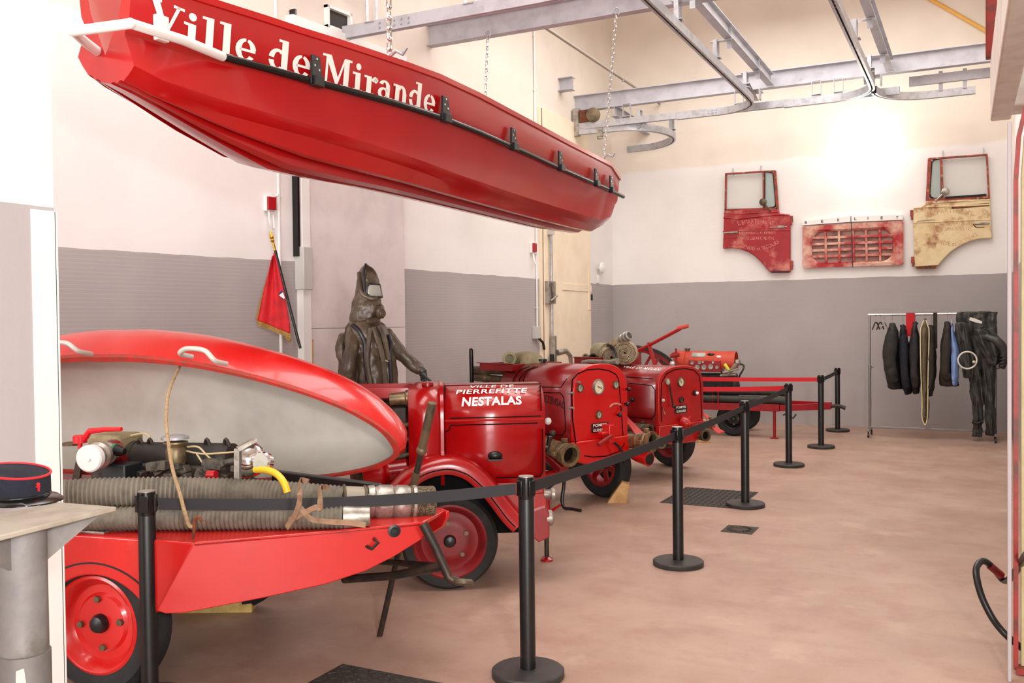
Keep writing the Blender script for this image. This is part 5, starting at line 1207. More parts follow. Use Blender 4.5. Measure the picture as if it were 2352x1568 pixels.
for (x, y, r_) in ((1602, 843, 6), (1617, 843, 6), (1633, 842, 6), (1590, 833, 4.5), (1607, 832, 4.2), (1615, 831, 2.6), (1638, 832, 2.8), (1647, 843, 4)):
    q = S5(x, y, VC - rc_ - .031); gauge(T5, (q.x, VC - rc_ - .03, q.z), r_ * 13.6 / FL, (0, -1, 0), dialg if r_ > 3 else whitel, 100 + x % 60, alu)
e0, e1 = S5(1600, 945, VC), S5(1690, 858, VC)
MB().bb((e0.x - .2, VC - .16, zr0 + .02), (e1.x, VC + .2, e1.z)).build('engine_block', mat('engine_black', (44, 40, 38), .6, .3, col2=(24, 22, 22), scale=14), T5, bevel=.03)
MB().cyl((e0.x + .05, VC - .18, zr0), (e0.x + .05, VC - .18, e1.z + .1), .04).build('exhaust_stub', alu, T5)
pf_ = MB().ball(S5(1668, 828, VC), .11, (.8, 1, 1)).lathe([(.12, 0), (.15, .05), (.13, .1), (.05, .12)], S5(1680, 890, VC - .1), (1, 0, 0)); pf_.build('pump_body', mat('engine_black', (44, 40, 38)), T5)
ft = MB().tube(smooth_path([S5(1672, 860, .2), S5(1690, 838, .15), S5(1700, 834, .15)], 4), .03, 10).lathe([(.03, 0), (.045, .01), (.045, .06), (.03, .07)], S5(1690, 833, .15), (1, 0, .2)).cyl(S5(1660, 856, .15), S5(1696, 847, .15), .014, n=8).cyl(S5(1655, 862, .2), S5(1690, 860, .2), .02, n=8)
ft.build('pump_fittings', alu, T5)
MB().tube(smooth_path([S5(1698, 835, .15), S5(1708, 839, .14), S5(1706, 850, .13), S5(1699, 862, .13), S5(1696, 875, .14)], 5), .014, 8).build('pump_hose', black, T5)
MB().tube([S5(1664, 836, .16), S5(1674, 850, .15)], [.028, .022], 10).build('yellow_tag', mat('tag_yellow', (220, 206, 70), .5), T5)
for (y_, lab, zz) in ((902, 'upper black suction hose laid along the orange pump trailer frame', 0), (918, 'lower black suction hose laid along the orange pump trailer frame', 1)):
    a, c = S5(1595, y_, .12 - .08 * zz), S5(1806, y_ - (4 if zz == 0 else 2), .12 - .08 * zz); z_ = a.z
    zz_ = zr0 + .05 + (.056 if zz else .168)
    Q = Thing('suction_hose', lab, 'hose', T5.W((a.x, a.y, zz_ - .05)), heading(88), 'black suction hoses on the orange trailer')
    MB().tube([T5.W((a.x - .5, a.y, zz_)), T5.W((a.x, a.y, zz_)), T5.W((c.x - .2, c.y, zz_)), T5.W((c.x, c.y, zz_ - .01))], .055, 16).build('hose', mat('black_hose', (52, 50, 46), .6, col2=(36, 35, 33), scale=9), Q, 1)
    MB().ring(T5.W((a.x + .28, a.y, zz_)), T5.ux, .055, .007).build('clamp', redo, Q, 1)
MB().bar((S5(1651, 925).x, -.03, zr0), (S5(1651, 890).x, -.03, zr0 + .3), .03, .012).build('hose_bracket', MATS['trailer_red'], T5)
# hand hose cart behind T4
yc = 13.3
cc = YP(1470, 862, yc)
CT = Thing('hose_cart', 'red spoked hand cart with a raised pull handle behind the dark red trailer', 'cart', (cc.x, yc + .3, 0), 0)
ax_ = V((.45, -.9, 0)).normalized()
for s_, y_ in ((0, 0), (1, .8)):
    cw_ = V((cc.x, yc, 0)) - ax_ * y_; Rw = YP(1470, 792, yc).z / 2; Rw = max(.5, min(.66, Rw))
    w_ = CT.L(cw_); w_.z = Rw
    tt = MB().lathe([(Rw - .05, -.035), (Rw, -.03), (Rw + .005, 0), (Rw, .03), (Rw - .05, .035), (Rw - .05, -.035)], w_, ax_, 48, False).build('wheel', rubberg if s_ else rubber, CT)
    sp = MB().lathe([(Rw - .05, -.03), (Rw - .05, .03), (Rw - .09, .025), (Rw - .09, -.025), (Rw - .05, -.03)], w_, ax_, 48, False); b_ = ax_.cross(V((0, 0, 1)))
    for k in range(12):
        q = 2 * PI * k / 12; dd = b_ * math.cos(q) + V((0, 0, 1)) * math.sin(q); sp.bar(w_ + dd * .06, w_ + dd * (Rw - .08), .045, .02, up=ax_)
    sp.lathe([(.08, -.06), (.08, .06), (.05, .08)], w_, ax_)
    sp.build('spokes', red4, tt)
MB().cyl(CT.L(V((cc.x, yc, Rw))), CT.L(V((cc.x, yc, Rw)) - ax_ * .8), .03).build('axle', iron, CT)
hA, hB = YP(1462, 806, yc - .1), YP(1562, 755, yc - .5)
MB().tube([hA, YP(1490, 793, yc - .2), hB], .026, 12).tube([V((cc.x, yc - .05, Rw)), hA], .03, 10).bar(YP(1490, 786, yc - .2), YP(1506, 845, yc - .2), .06, .04).build('pull_bar', red3, CT, 1)
MB().cyl(YP(1556, 754, yc - .5), YP(1581, 748, yc - .5), .03, n=14).build('grip', mat('grip_red', (196, 72, 58), .5), CT, 1)
MB().tube([V((cc.x, yc - .05, Rw)) + V((.3, 0, .1)), V((cc.x + .75, yc - .1, Rw + .12))], .02, 8).cyl(YP(1540, 818, yc - .2), YP(1560, 814, yc - .2), .03).cyl(YP(1553, 835, yc - .2), YP(1553, 800, yc - .2), .016).build('side_fittings', redo, CT, 1)
MB().ball(YP(1545, 836, yc - .2), .05).build('brass_ball', chrome, CT, 1)
MB().cyl(YP(1543, 812, yc - .2), YP(1556, 809, yc - .2), .012).build('red_tap', rbox, CT, 1)
# ================================================================== STANCHIONS AND BELTS
HS = .965
sp_ = [ZP(336, 1127, HS), ZP(1213, 1552), ZP(1558, 1297), ZP(1712, 1162), ZP(1812, 1070), ZP(1886, 1028), ZP(1924, 990)]
sp_ = [V((p.x, p.y, 0)) for p in sp_]
labs = ['black stanchion nearest the camera at lower left, in front of the open-lid trailer', 'black stanchion in front of the Nestalas trailer, second from the camera',
        'black stanchion third from the camera, between the Nestalas trailer and the small drain', 'black stanchion fourth from the camera, its base on the corner of the floor hatch',
        'black stanchion fifth from the camera, holding the lower red belt', 'black stanchion sixth from the camera, holding the upper red belt', 'black stanchion farthest from the camera, by the grey wall near the clothes rack']
def pole_(T):
    MB().lathe([(0, 0), (.172, 0), (.175, .006), (.175, .03), (.168, .036), (.05, .04), (0, .04)], (0, 0, 0), n=48).build('base', mat('base_coat', (46, 44, 43), .5, col2=(58, 55, 53), scale=9), T)
    MB().lathe([(.0375, .036), (.0375, HS - .012), (.036, HS - .006)], (0, 0, 0), n=28).build('pole', black, T)
    MB().lathe([(.0375, HS - .11), (.039, HS - .1), (.039, HS - .012), (.038, HS - .002)], (0, 0, 0), n=28).box((.038, 0, HS - .055), (.016, .036, .075)).box((-.038, 0, HS - .055), (.016, .036, .075)).box((0, .038, HS - .055), (.036, .016, .075)).box((0, -.038, HS - .055), (.036, .016, .075)).build('belt_head', blacks, T, bevel=.003)
    MB().lathe([(.036, HS - .002), (.036, HS + .001), (0, HS + .002)], (0, 0, 0), n=28).build('cap', alu, T)
ST = []
proto = None
for i, p in enumerate(sp_):
    dirn = (sp_[min(i + 1, 6)] - sp_[max(i - 1, 0)]); rz = math.atan2(dirn.y, dirn.x)
    T = Thing('stanchion', labs[i], 'stanchion', p, rz, 'belt stanchions along the aisle')
    if proto is None: pole_(T); proto = T
    else:
        for ch in list(proto.o.children):
            c = ch.copy(); C.objects.link(c); c.parent = T.o
    ST.append(T)
def belt(T, a, b, m, sag=.02, zc=HS - .06, hh=.027):
    a = V(a); b = V(b); d = (b - a).normalized(); rg = []; sd = V((d.y, -d.x, 0)) * .0015
    for i in range(13):
        f = i / 12; p = a.lerp(b, f); z = zc - sag * 4 * f * (1 - f)
        rg.append([V((p.x, p.y, z - hh)) + sd, V((p.x, p.y, z + hh)) + sd, V((p.x, p.y, z + hh)) - sd, V((p.x, p.y, z - hh)) - sd])
    return MB().loft(rg).build('belt', m, T, 1, smooth=0)
for i in (0, 1, 2, 3, 5):
    d = (sp_[i + 1] - sp_[i]).normalized(); belt(ST[i], sp_[i] + d * .05, sp_[i + 1] - d * .05, beltk, .03 if i == 0 else .012)
e5 = DP(1600, 887, 10.75); belt(ST[4], sp_[4] + V((-.05, -.0, 0)), (e5.x - .2, e5.y, 0), beltr, .008)['label'] = 'lower red belt'
e6 = DP(1600, 865, 12.6); belt(ST[5], sp_[5] + V((-.05, 0, 0)), (e6.x - .9, e6.y, 0), beltr, .008)['label'] = 'upper red belt'
# ================================================================== VEHICLE DOORS AND GRILLE ON THE FAR WALL
def wall_thing(name, lab, cat, px, py, group=None):
    q = YP(px, py, YF); return Thing(name, lab, cat, (q.x, YF, q.z), 0, group)
def vdoor(D, T, low, fr, mid, qr, body, frame, creases, hinges, brk, mirror, handle, mirror_m):
    P = lambda pts, o: [D(x, y, o) for x, y in pts]
    MB().prism(P(low, .09), (0, .075, 0)).build('door_skin', body, T, 1, smooth=30, bevel=.014, seg=3)
    k = MB()
    for a, b, w_ in fr: k.bar(D(*a, .06), D(*b, .06), w_, .05, up=(0, 1, 0))
    fo = k.build('window_frame', frame, T, 1, smooth=0, bevel=.004)
    MB().prism(P(mid, .05), (0, .008, 0)).build('window_pane', glass, T, 1, smooth=0)
    MB().prism(P(qr, .055), (0, .008, 0)).build('quarter_pane', mat('quarter_glass', (196, 214, 210), .05, alpha=.4), T, 1, smooth=0)
    MB().tube(P(qr, .065), .014, 8, closed=True).build('pane_rubber', blacks, T, 1)
    for pts, r_, m in creases: MB().tube(smooth_path(P(pts, .088), 4), r_, 8).build('pressing', m, T, 1)
    for x, y in hinges: MB().box(D(x, y, .05), (.05, .05, .1)).box(D(x, y, .07) + V((0, 0, -.06)), (.03, .03, .08)).build('hinge', frame, T, 1, bevel=.006)
    for x, y in brk:
        MB().box(D(x, y, .03), (.016, .012, .11)).box(D(x, y, .05) + V((0, 0, -.05)), (.03, .06, .02)).build('hanging_bracket', steel, T, 1)
    (mx_, my_), (ax_, ay_) = mirror
    MB().ball(D(mx_, my_, .16), .06, (1, .5, 1)).tube([D(mx_, my_, .16), D(ax_, ay_, .1)], .012, 8).ball(D(ax_, ay_, .1), .02).build('mirror', mirror_m, T, 1)
    hx0, hy0, hx1, hy1 = handle
    h = MB().box((D(hx0, hy0, .1) + D(hx1, hy1, .1)) / 2, (abs((D(hx1, hy1) - D(hx0, hy0)).x), .03, .03)); h.build('door_handle', alu, T, 1, bevel=.01)
D1 = lambda x, y, o=0.0: YP(1640 + x / 6.03, 380 + y / 6.03, YF - o)
TD1 = wall_thing('vehicle_door', 'red cab door of a vehicle hung on the far wall, left of the grille', 'vehicle door', 1738, 627, 'vehicle doors on the far wall')
low = [(137, 625), (130, 900), (122, 1152), (250, 1143), (380, 1162), (480, 1200), (560, 1250), (640, 1325), (710, 1405), (765, 1470), (800, 1488), (1030, 1486), (1056, 1468), (1056, 690), (960, 688), (905, 655), (888, 600)]
vdoor(D1, TD1, low, [((160, 118), (842, 76), .025), ((168, 110), (160, 630), .028), ((842, 72), (882, 612), .04), ((686, 85), (690, 600), .026), ((150, 615), (886, 596), .03)],
      [(175, 125), (680, 95), (685, 595), (168, 612)], [(700, 95), (790, 92), (822, 112), (858, 540), (842, 572), (800, 582), (700, 586)], doorred, rustframe,
      [([(140, 655), (350, 668), (600, 655), (885, 642)], .013, doorred), ([(132, 722), (350, 735), (560, 712), (900, 680), (1050, 692)], .016, doorred), ([(125, 915), (400, 905), (1055, 895)], .012, doorred), ([(130, 1010), (290, 1005), (330, 985), (340, 945)], .008, doorred)],
      [(1070, 740), (1075, 1360)], [(262, 80), (650, 50)], ((678, 505), (775, 615)), (130, 930, 330, 925), bronze)
MB().tube([D1(770, 858, .095), D1(900, 852, .1), D1(1010, 846, .095)], .008, 8).box(D1(930, 845, .1), (.09, .015, .04)).build('trim_spear', alu, TD1, 1)
MB().prism([D1(x, y, .094) for x, y in ((790, 1455), (1056, 1455), (1056, 1470), (1030, 1487), (800, 1489))], (0, .004, 0)).build('dark_sill', mat('sill_dark', (70, 16, 24), .6), TD1, 1, smooth=0)
def wtext(T, D, txt, path, h, m, bold=0.0, o=.0925):
    L = [0]
    for a, b in zip(path, path[1:]): L.append(L[-1] + math.hypot(b[0] - a[0], b[1] - a[1]))
    def fn(s, t):
        d = s * L[-1]; i = 0
        while i < len(L) - 2 and L[i + 1] < d: i += 1
        f = (d - L[i]) / (L[i + 1] - L[i]); x = path[i][0] + (path[i + 1][0] - path[i][0]) * f; y = path[i][1] + (path[i + 1][1] - path[i][1]) * f
        dx, dy = path[i + 1][0] - path[i][0], path[i + 1][1] - path[i][1]; l = math.hypot(dx, dy)
        return D(x + dy / l * h * t, y - dx / l * h * t, o)
    return letter(T, txt, m, fn, bold, 1.05, 0, 'inscription', 1)
def bow(x0, x1, y0, sag, n=10): return [(x0 + (x1 - x0) * i / n, y0 + sag * 4 * (i / n) * (1 - i / n)) for i in range(n + 1)]
wtext(TD1, D1, 'DEPARTEMENT', bow(335, 830, 830, -30), 55, inscr)
wtext(TD1, D1, 'DES HAUTES PYRENEES', bow(350, 850, 948, 0), 40, inscr, .005)
wtext(TD1, D1, 'SERVICE DEPARTEMENTAL', bow(340, 835, 1028, 0), 42, inscr, .01)
wtext(TD1, D1, "d'INCENDIE et SECOURS", bow(265, 905, 1070, 105), 52, inscr, .005)
D2 = lambda x, y, o=0.0: YP(2080 + x / 5.41, 340 + y / 5.41, YF - o)
TD2 = wall_thing('vehicle_door', 'cream rust-streaked cab door of a vehicle hung on the far wall, rightmost', 'vehicle door', 2185, 615, 'vehicle doors on the far wall')
low = [(262, 655), (240, 700), (190, 735), (98, 740), (94, 930), (105, 1300), (116, 1480), (140, 1502), (365, 1496), (400, 1462), (480, 1370), (560, 1290), (660, 1222), (790, 1157), (920, 1127), (1070, 1118), (1060, 900), (1046, 625)]
vdoor(D2, TD2, low, [((290, 135), (1012, 84), .025), ((300, 130), (272, 660), .05), ((1008, 80), (1036, 610), .026), ((440, 130), (462, 610), .03), ((262, 650), (1048, 610), .04)],
      [(460, 135), (1000, 95), (1025, 580), (480, 610)], [(440, 138), (352, 146), (322, 180), (296, 570), (315, 610), (360, 628), (450, 615)], doorcream, rustframe,
      [([(260, 690), (600, 665), (1046, 640)], .012, doorcream), ([(235, 735), (600, 722), (1050, 700)], .014, doorcream), ([(95, 925), (400, 915), (830, 895), (1058, 890)], .012, doorcream), ([(840, 940), (880, 985), (980, 980)], .008, rust)],
      [(80, 810), (90, 1390)], [(465, 75), (970, 45)], ((495, 540), (380, 650)), (860, 935, 1045, 935), alu)
MB().bar(D2(490, 618, .075), D2(1005, 582, .075), .03, .04, up=(0, 1, 0)).build('window_rubber', blacks, TD2, 1, smooth=0)
for a, b, h in (((520, 672), (1040, 634), .022), ((570, 738), (1040, 700), .045)): MB().bar(D2(*a, .092), D2(*b, .092), h, .006, up=(0, 1, 0)).build('rust_streak', rust, TD2, 1, smooth=0)
MB().prism([D2(x, y, .094) for x, y in ((118, 1470), (400, 1452), (368, 1496), (142, 1502))], (0, .004, 0)).build('dark_sill', rust, TD2, 1, smooth=0)
MB().tube([D2(140, 905, .095), D2(250, 893, .1), D2(365, 886, .095)], .006, 8).build('trim_spear', alu, TD2, 1)
wtext(TD2, D2, 'DEPARTEMENT', bow(300, 830, 850, -50), 60, inscr2)
wtext(TD2, D2, 'DES HAUTES PYRENEES', bow(285, 830, 975, -10), 44, inscr2)
wtext(TD2, D2, 'SERVICE DEPARTEMENTAL', bow(300, 815, 1030, -8), 44, inscr2)
wtext(TD2, D2, "d'INCENDIE et SECOURS", bow(240, 900, 1085, 130), 56, inscr2)
# radiator grille panel
D3 = lambda x, y, o=0.0: YP(1620 + x / 3.213, 330 + y / 3.213, YF - o)
TG = wall_thing('grille_panel', 'red radiator grille panel with a white letter strip hung between the two vehicle doors', 'grille', 1960, 617)
xa, xb, ya, yb_ = 786, 1386, 640, 872
def rr(x0, y0, x1, y1, r, n=8):
    o = []
    for cx, cy, a0 in ((x1 - r, y0 + r, -90), (x1 - r, y1 - r, 0), (x0 + r, y1 - r, 90), (x0 + r, y0 + r, 180)):
        o += [(cx + r * math.cos(R(a0 + 90 * i / n)), cy + r * math.sin(R(a0 + 90 * i / n))) for i in range(n + 1)]
    return o
def tilt(x): return -18 * (x - 1086) / 300
inn = [(x, y + tilt(x) * .55) for x, y in rr(xa, ya, xb, yb_, 85)]
out = []
for x, y in inn:                                  # matching outer outline
    cx, cy = 1086, 752; dx, dy = x - cx, y - cy
    tx = (1462 - cx) / dx if dx > 0 else (718 - cx) / dx if dx < 0 else 1e9; ty = ((906 + -.0 * dx) - cy) / dy if dy > 0 else (583 - cy) / dy if dy < 0 else 1e9
    f = min(tx, ty); ox, oy = cx + dx * f, cy + dy * f; oy += (-18 if oy < 752 else -12) * (ox - cx) / 375 + (0 if oy > 752 else (0 if ox > cx else 8 * (cx - ox) / 375)); out.append((ox, oy))
MB().loft([[D3(*p, .003) for p in out], [D3(*p, .085) for p in out], [D3(x, y, .09) for x, y in [((o[0] * .3 + i[0] * .7), (o[1] * .3 + i[1] * .7)) for o, i in zip(out, inn)]], [D3(*p, .06) for p in inn], [D3(*p, .003) for p in inn], [D3(*p, .003) for p in out]], True, False, False).build('panel', grille, TG, 1, smooth=35)
k = MB()
for i in range(1, 6):
    x = xa + (xb - xa) * i / 6; w_ = 1.0
    k.bar(D3(x, ya + tilt(x) * .55 + 2, .06), D3(x + 6, yb_ + tilt(x) * .55 - 2, .06), .035 if i != 3 else .05, .03, up=(0, 1, 0))
for j in range(1, 5):
    y = ya + (yb_ - ya) * j / 5; g = 0
    k.bar(D3(xa + 4, y + tilt(xa) * .55, .055), D3(xb - 4, y + tilt(xb) * .55, .055), .04, .03, up=(0, 1, 0))
k.build('grille_bars', grille, TG, 1, smooth=0, bevel=.006)
MB().prism([D3(x, y, .03) for x, y in inn], (0, .008, 0)).build('backing', mat('grille_back', (168, 128, 118), .6, col2=(110, 60, 50), scale=3), TG, 1, smooth=0)
MB().bar(D3(1076, 532, .09), D3(1088, 910, .09), .012, .006, up=(0, 1, 0)).build('split_line', black, TG, 1, smooth=0)
for pts in ([(712, 572), (1068, 532), (1072, 577), (714, 603)], [(1076, 532), (1456, 522), (1457, 562), (1078, 577)]):
    MB().prism([D3(x, y, .1) for x, y in pts], (0, .085, 0)).build('letter_strip', white, TG, 1, smooth=0, bevel=.004)
k = MB()
for ch, x, y in (('B', 742, 580), ('E', 862, 572), ('R', 982, 562), ('L', 1107, 553), ('I', 1200, 549), ('E', 1302, 547), ('T', 1416, 545)):
    def fn(s, t, x=x, y=y): return D3(x + (s - .5) * (16 if ch != 'I' else 5), y + (.5 - t) * 20, .1025)
    letter(None, ch, black, fn, .03, 1, 0, mb=k)
k.build('lettering', mat('letter_dark', (60, 40, 40), .5), TG, 1, smooth=0)
# ================================================================== CLOTHES RACK
YR = 14.32
RA = Thing('clothes_rack', 'chrome wheeled clothes rack against the far grey wall', 'clothes rack', (-.6, YR, 0), 0)
RX = lambda x, y, o=0.0: YP(x, y, YR - o)
xl, xr_ = RX(1998, 900).x, RX(2286, 900).x; zt = RX(1998, 723).z
MB().cyl((xl - .02, YR, zt), (xr_ + .02, YR, zt), .016, n=14).build('hanging_rail', chrome, RA, 1)
for x in (xl, xr_):
    u_ = MB().cyl((x, YR, .12), (x, YR, 1.0), .019, n=14).cyl((x, YR, 1.0), (x, YR, zt), .014, n=14).cyl((x, YR, .98), (x, YR, 1.02), .024, n=12).cyl((x, YR, 1.0), (x + .05, YR - .02, 1.0), .009, n=8)
    u_.build('upright', mat('dull_chrome', (150, 148, 148), .3, .8), RA, 1)
    MB().bar((x, YR - .24, .1), (x, YR + .24, .1), .03, .03).build('foot', MATS['dull_chrome'], RA, 1, bevel=.004)
    for y in (-.22, .22): MB().cyl((x - .012, YR + y, .03), (x + .012, YR + y, .03), .03, n=16).bar((x, YR + y, .05), (x, YR + y, .1), .02, .02).build('caster', black, RA, 1)
MB().bar((xl, YR, .13), (xr_, YR, .13), .03, .03).build('base_bar', MATS['dull_chrome'], RA, 1, bevel=.004)
def garment(name, lab, cat, rows, m, dep=.22, hook=True, fold=.012, seed=1, o=0.0, n=28, dz=0.0, group='garments on the clothes rack'):
    rows = [tuple(r_) + (1,) if len(r_) == 3 else tuple(r_) for r_ in rows]
    rnd = random.Random(seed); ph = [rnd.uniform(0, 6) for _ in range(4)]
    q = RX(sum(rows[-1][1:3]) / 2, rows[-1][0], o); T = Thing(name, lab, cat, (q.x, YR, q.z), 0, group)
    rg = []; fine = []
    for (a, b) in zip(rows, rows[1:]):
        for i in range(4):
            f = i / 4; fine.append([a[j] + (b[j] - a[j]) * f for j in range(len(a))])
    fine.append(list(rows[-1]))
    for row in fine:
        y, x0, x1 = row[:3]; d = dep * (row[3] if len(row) > 3 else 1); a, b = RX(x0, y, o), RX(x1, y, o); cx = (a.x + b.x) / 2; hw = max(.004, (b.x - a.x) / 2); ring = []
        for i in range(n):
            q = 2 * PI * i / n; w_ = 1 + fold / max(.04, hw) * (math.sin(3 * q + ph[0] + y * .03) + .7 * math.sin(5 * q + ph[1] - y * .05)) * min(1, (y - rows[0][0]) / 60)
            ring.append(V((cx + hw * math.cos(q) * w_, YR - o + d * math.sin(q), a.z)))
        rg.append(ring)
    MB().loft(rg).build('cloth', m, T, 1, smooth=60, sub=1, disp=.035)
    if name == 'jacket':
        cxp = lambda r_: (r_[1] + r_[2]) / 2
        p0 = rows[1]; p1 = rows[len(rows) // 2]; p2 = rows[-1]; yb = p2[0] - 14
        rr_ = max(.035, (RX(p1[2], p1[0], o) - RX(p1[1], p1[0], o)).length * .36)
        MB().tube(smooth_path([RX(cxp(p0), p0[0] + 6, o + dep * .7), RX(cxp(p1) - 2, p1[0], o + dep * .95), RX(cxp(p1) + 1, (p1[0] + yb) / 2, o + dep * .95), RX(cxp(p2) - 3, yb, o + dep * .9)], 4), [rr_ * .6, rr_ * .85] + [rr_] * 8 + [rr_ * .9, rr_ * .8, rr_ * .75], 14).build('sleeve', m, T, 1, smooth=60, sub=1, disp=.03)
        c = RX((rows[0][1] + rows[0][2]) / 2, rows[0][0] + 4, o); MB().ring(c, (.2, 0, 1), .028, .016, 20, 8).build('collar', m, T, 1)
    if hook:
        c = RX((rows[0][1] + rows[0][2]) / 2, rows[0][0], o)
        MB().tube([c, V((c.x, YR, zt - .07))] + [V((c.x, YR + .03 * math.sin(R(a)), zt + .0 - .0 + .028 * math.cos(R(a)) - .01)) for a in range(200, -60, -20)], .004, 6).build('hanger_hook', steel, T, 1)
    return T
garment('jacket', 'black jacket at the left end of the clothes rack', 'jacket', [(741, 2044, 2056, .3), (754, 2041, 2061, .8), (778, 2032, 2066), (820, 2026, 2066), (850, 2030, 2066), (875, 2036, 2068), (893, 2041, 2073, .9)], char_, seed=1)
garment('jacket', 'dark navy jacket second from the left on the rack', 'jacket', [(745, 2070, 2078, .3), (760, 2068, 2082, .8), (800, 2064, 2090), (850, 2066, 2092), (885, 2070, 2096), (905, 2078, 2093, .9)], navy, seed=2)
garment('jacket', 'charcoal jacket just left of the piped khaki garment bag', 'jacket', [(738, 2098, 2106, .3), (756, 2095, 2109, .8), (800, 2086, 2114), (850, 2089, 2113), (880, 2094, 2112), (904, 2098, 2111, .9)], char_, seed=3)
garment('jacket', 'dark jacket behind the light blue shirt', 'jacket', [(738, 2170, 2182, .3), (756, 2168, 2186, .8), (800, 2160, 2190), (850, 2158, 2188), (872, 2156, 2200), (886, 2158, 2202, .9)], brown, seed=4)
garment('shirt', 'light blue shirt hanging on the clothes rack', 'shirt', [(742, 2185, 2188, .3), (765, 2184, 2192, .8), (810, 2186, 2205), (850, 2184, 2203), (872, 2181, 2202), (884, 2183, 2200, .9)], blue, dep=.24, seed=5, o=.03)
B = garment('garment_bag', 'long khaki garment bag with pale piping hanging in the middle of the rack', 'garment bag', [(730, 2122, 2127, .3), (745, 2117, 2131, .7), (765, 2114, 2134), (850, 2115, 2133), (920, 2117, 2133), (955, 2117, 2132), (977, 2124, 2127, .5)], khaki, dep=.2, seed=6, fold=.004, o=.02)
for s_ in (0, 1):
    pts = [(735, 2122, 2127), (748, 2117, 2131), (765, 2114, 2134), (850, 2115, 2132), (920, 2118, 2131), (958, 2118, 2130), (976, 2124, 2126)]
    MB().tube(smooth_path([RX(p[1 + s_], p[0], .2) for p in pts], 5), .008, 8).build('piping', piping, B, 1)
garment('jacket', 'dark brown garment just right of the khaki bag', 'jacket', [(745, 2136, 2142, .3), (770, 2133, 2148, .9), (820, 2131, 2149), (880, 2130, 2146), (910, 2132, 2142, .8)], brown, seed=8, dep=.2)
def strap(lab, x, y1, w_, m, cat='strap'):
    p = RX(x, y1); q = RX(x, 722); T = Thing('strap', lab, cat, (p.x, YR, p.z), 0)
    ww = w_ * 14.2 / FL; k = MB()
    for s_ in (-1, 1): k.bar((q.x, YR + .021 * s_, zt + .012), (p.x, YR + .021 * s_, p.z), .005, ww, up=(1, 0, 0))
    k.box((q.x, YR, zt + .02), (ww, .05, .006)).build('band', m, T, 1, smooth=0)
strap('red sash draped over the rack rail', 2091, 772, 17, flagred, 'sash')
strap('dark brown strap draped over the rack rail', 2148, 800, 8, brown)
for i, (x, lab) in enumerate(((2012, 'empty dark hanger leftmost on the rack rail'), (2022, 'empty dark hanger second on the rack rail'), (2031, 'empty hanger with a bright strip beside the black jacket'))):
    p = RX(x, 758); T = Thing('clothes_hanger', lab, 'hanger', (p.x, YR, p.z), 0, 'empty hangers on the rack')
    c = RX(x, 740)
    MB().tube([V((c.x, YR, c.z)), V((c.x, YR, zt - .03)), V((c.x, YR + .03, zt)), V((c.x, YR, zt + .022)), V((c.x, YR - .028, zt))], .004, 6).build('hook', steel, T, 1)
    MB().tube([V((c.x - .03, YR - .2, c.z - .1)), V((c.x - .01, YR - .05, c.z - .01)), c, V((c.x + .01, YR + .05, c.z - .01)), V((c.x + .03, YR + .2, c.z - .1))], .01, 8).build('arms', chrome if i == 2 else iron, T, 1)
OV = Thing('oilskin_overalls', 'long grey-black oilskin overalls draped over the right end of the rack', 'overalls', (RX(2260, 1000).x, YR, .13), 0, 'garments on the clothes rack')
def drape(rows, o, dep, name, seed, T, fold=.02, kf=5):
    rg = []; pr = smooth_path([V(r_) for r_ in rows], 5)
    for q_ in pr:
        y, x0, x1 = q_; a, b = RX(x0, y, o), RX(x1, y, o); top = []; bot = []
        for i in range(25):
            f = i / 24; env = math.sin(PI * f) ** .4
            w_ = fold * .7 * math.sin(kf * 1.3 * PI * f + seed + y * .03) + fold * .5 * math.sin(kf * 2.1 * PI * f - y * .06 + seed)
            x = a.x + (b.x - a.x) * f
            top.append(V((x, YR - o - dep * env + w_, a.z))); bot.append(V((x, YR - o + dep * env * .8 + w_ * .5, a.z)))
        rg.append(top + bot[::-1])
    return MB().loft(rg).build(name, oil, T, 1, smooth=60, sub=1, disp=.045)
drape([(716, 2198, 2292), (730, 2195, 2291), (760, 2197, 2290), (800, 2203, 2286), (850, 2218, 2284)], .03, .07, 'bib', 1, OV, .022)
drape([(740, 2192, 2222), (780, 2196, 2232), (830, 2205, 2238), (868, 2212, 2234)], .13, .05, 'front_flap', 4, OV, .02, 3)
drape([(820, 2214, 2254), (880, 2226, 2258), (940, 2233, 2258), (985, 2234, 2257), (1002, 2231, 2256)], .04, .08, 'trouser_leg', 2, OV, .018, 3)
drape([(820, 2246, 2288), (880, 2255, 2286), (940, 2262, 2287), (985, 2264, 2288), (1000, 2262, 2289)], .02, .08, 'trouser_leg', 7, OV, .018, 3)
MB().tube([RX(2233, 968, .14), RX(2245, 972, .15), RX(2257, 967, .14)], .025, 8).build('knee_buckle', blacks, OV, 1)
MB().prism([RX(x, y, .16) for x, y in ((2228, 728), (2242, 732), (2256, 738), (2255, 743), (2240, 740), (2226, 735))], (0, .004, 0)).build('white_label', white, OV, 1, smooth=0)
OJ = Thing('oilskin_jacket', 'crumpled black oilskin jacket bulging from the right end of the rack', 'jacket', (RX(2282, 850).x, YR, RX(2282, 850).z), 0, 'garments on the clothes rack')
drape([(755, 2238, 2276), (775, 2238, 2296), (800, 2248, 2304), (825, 2264, 2300), (838, 2270, 2292)], .18, .07, 'body', 3, OJ, .03, 3)
MB().tube(smooth_path([RX(2262, 772, .2), RX(2288, 782, .24), RX(2304, 800, .24), RX(2308, 822, .22), RX(2300, 845, .2)], 5), [.05] * 5 + [.06] * 5 + [.055] * 5 + [.045] * 6, 14).build('sleeve', oil, OJ, 1)
for k_ in range(4): MB().ring(RX(2307 - k_ * 2, 816 + k_ * 8, .22), (.3, 0, -1), .052 - .002 * k_, .009, 20, 6).build('sleeve_fold', oil, OJ, 1)
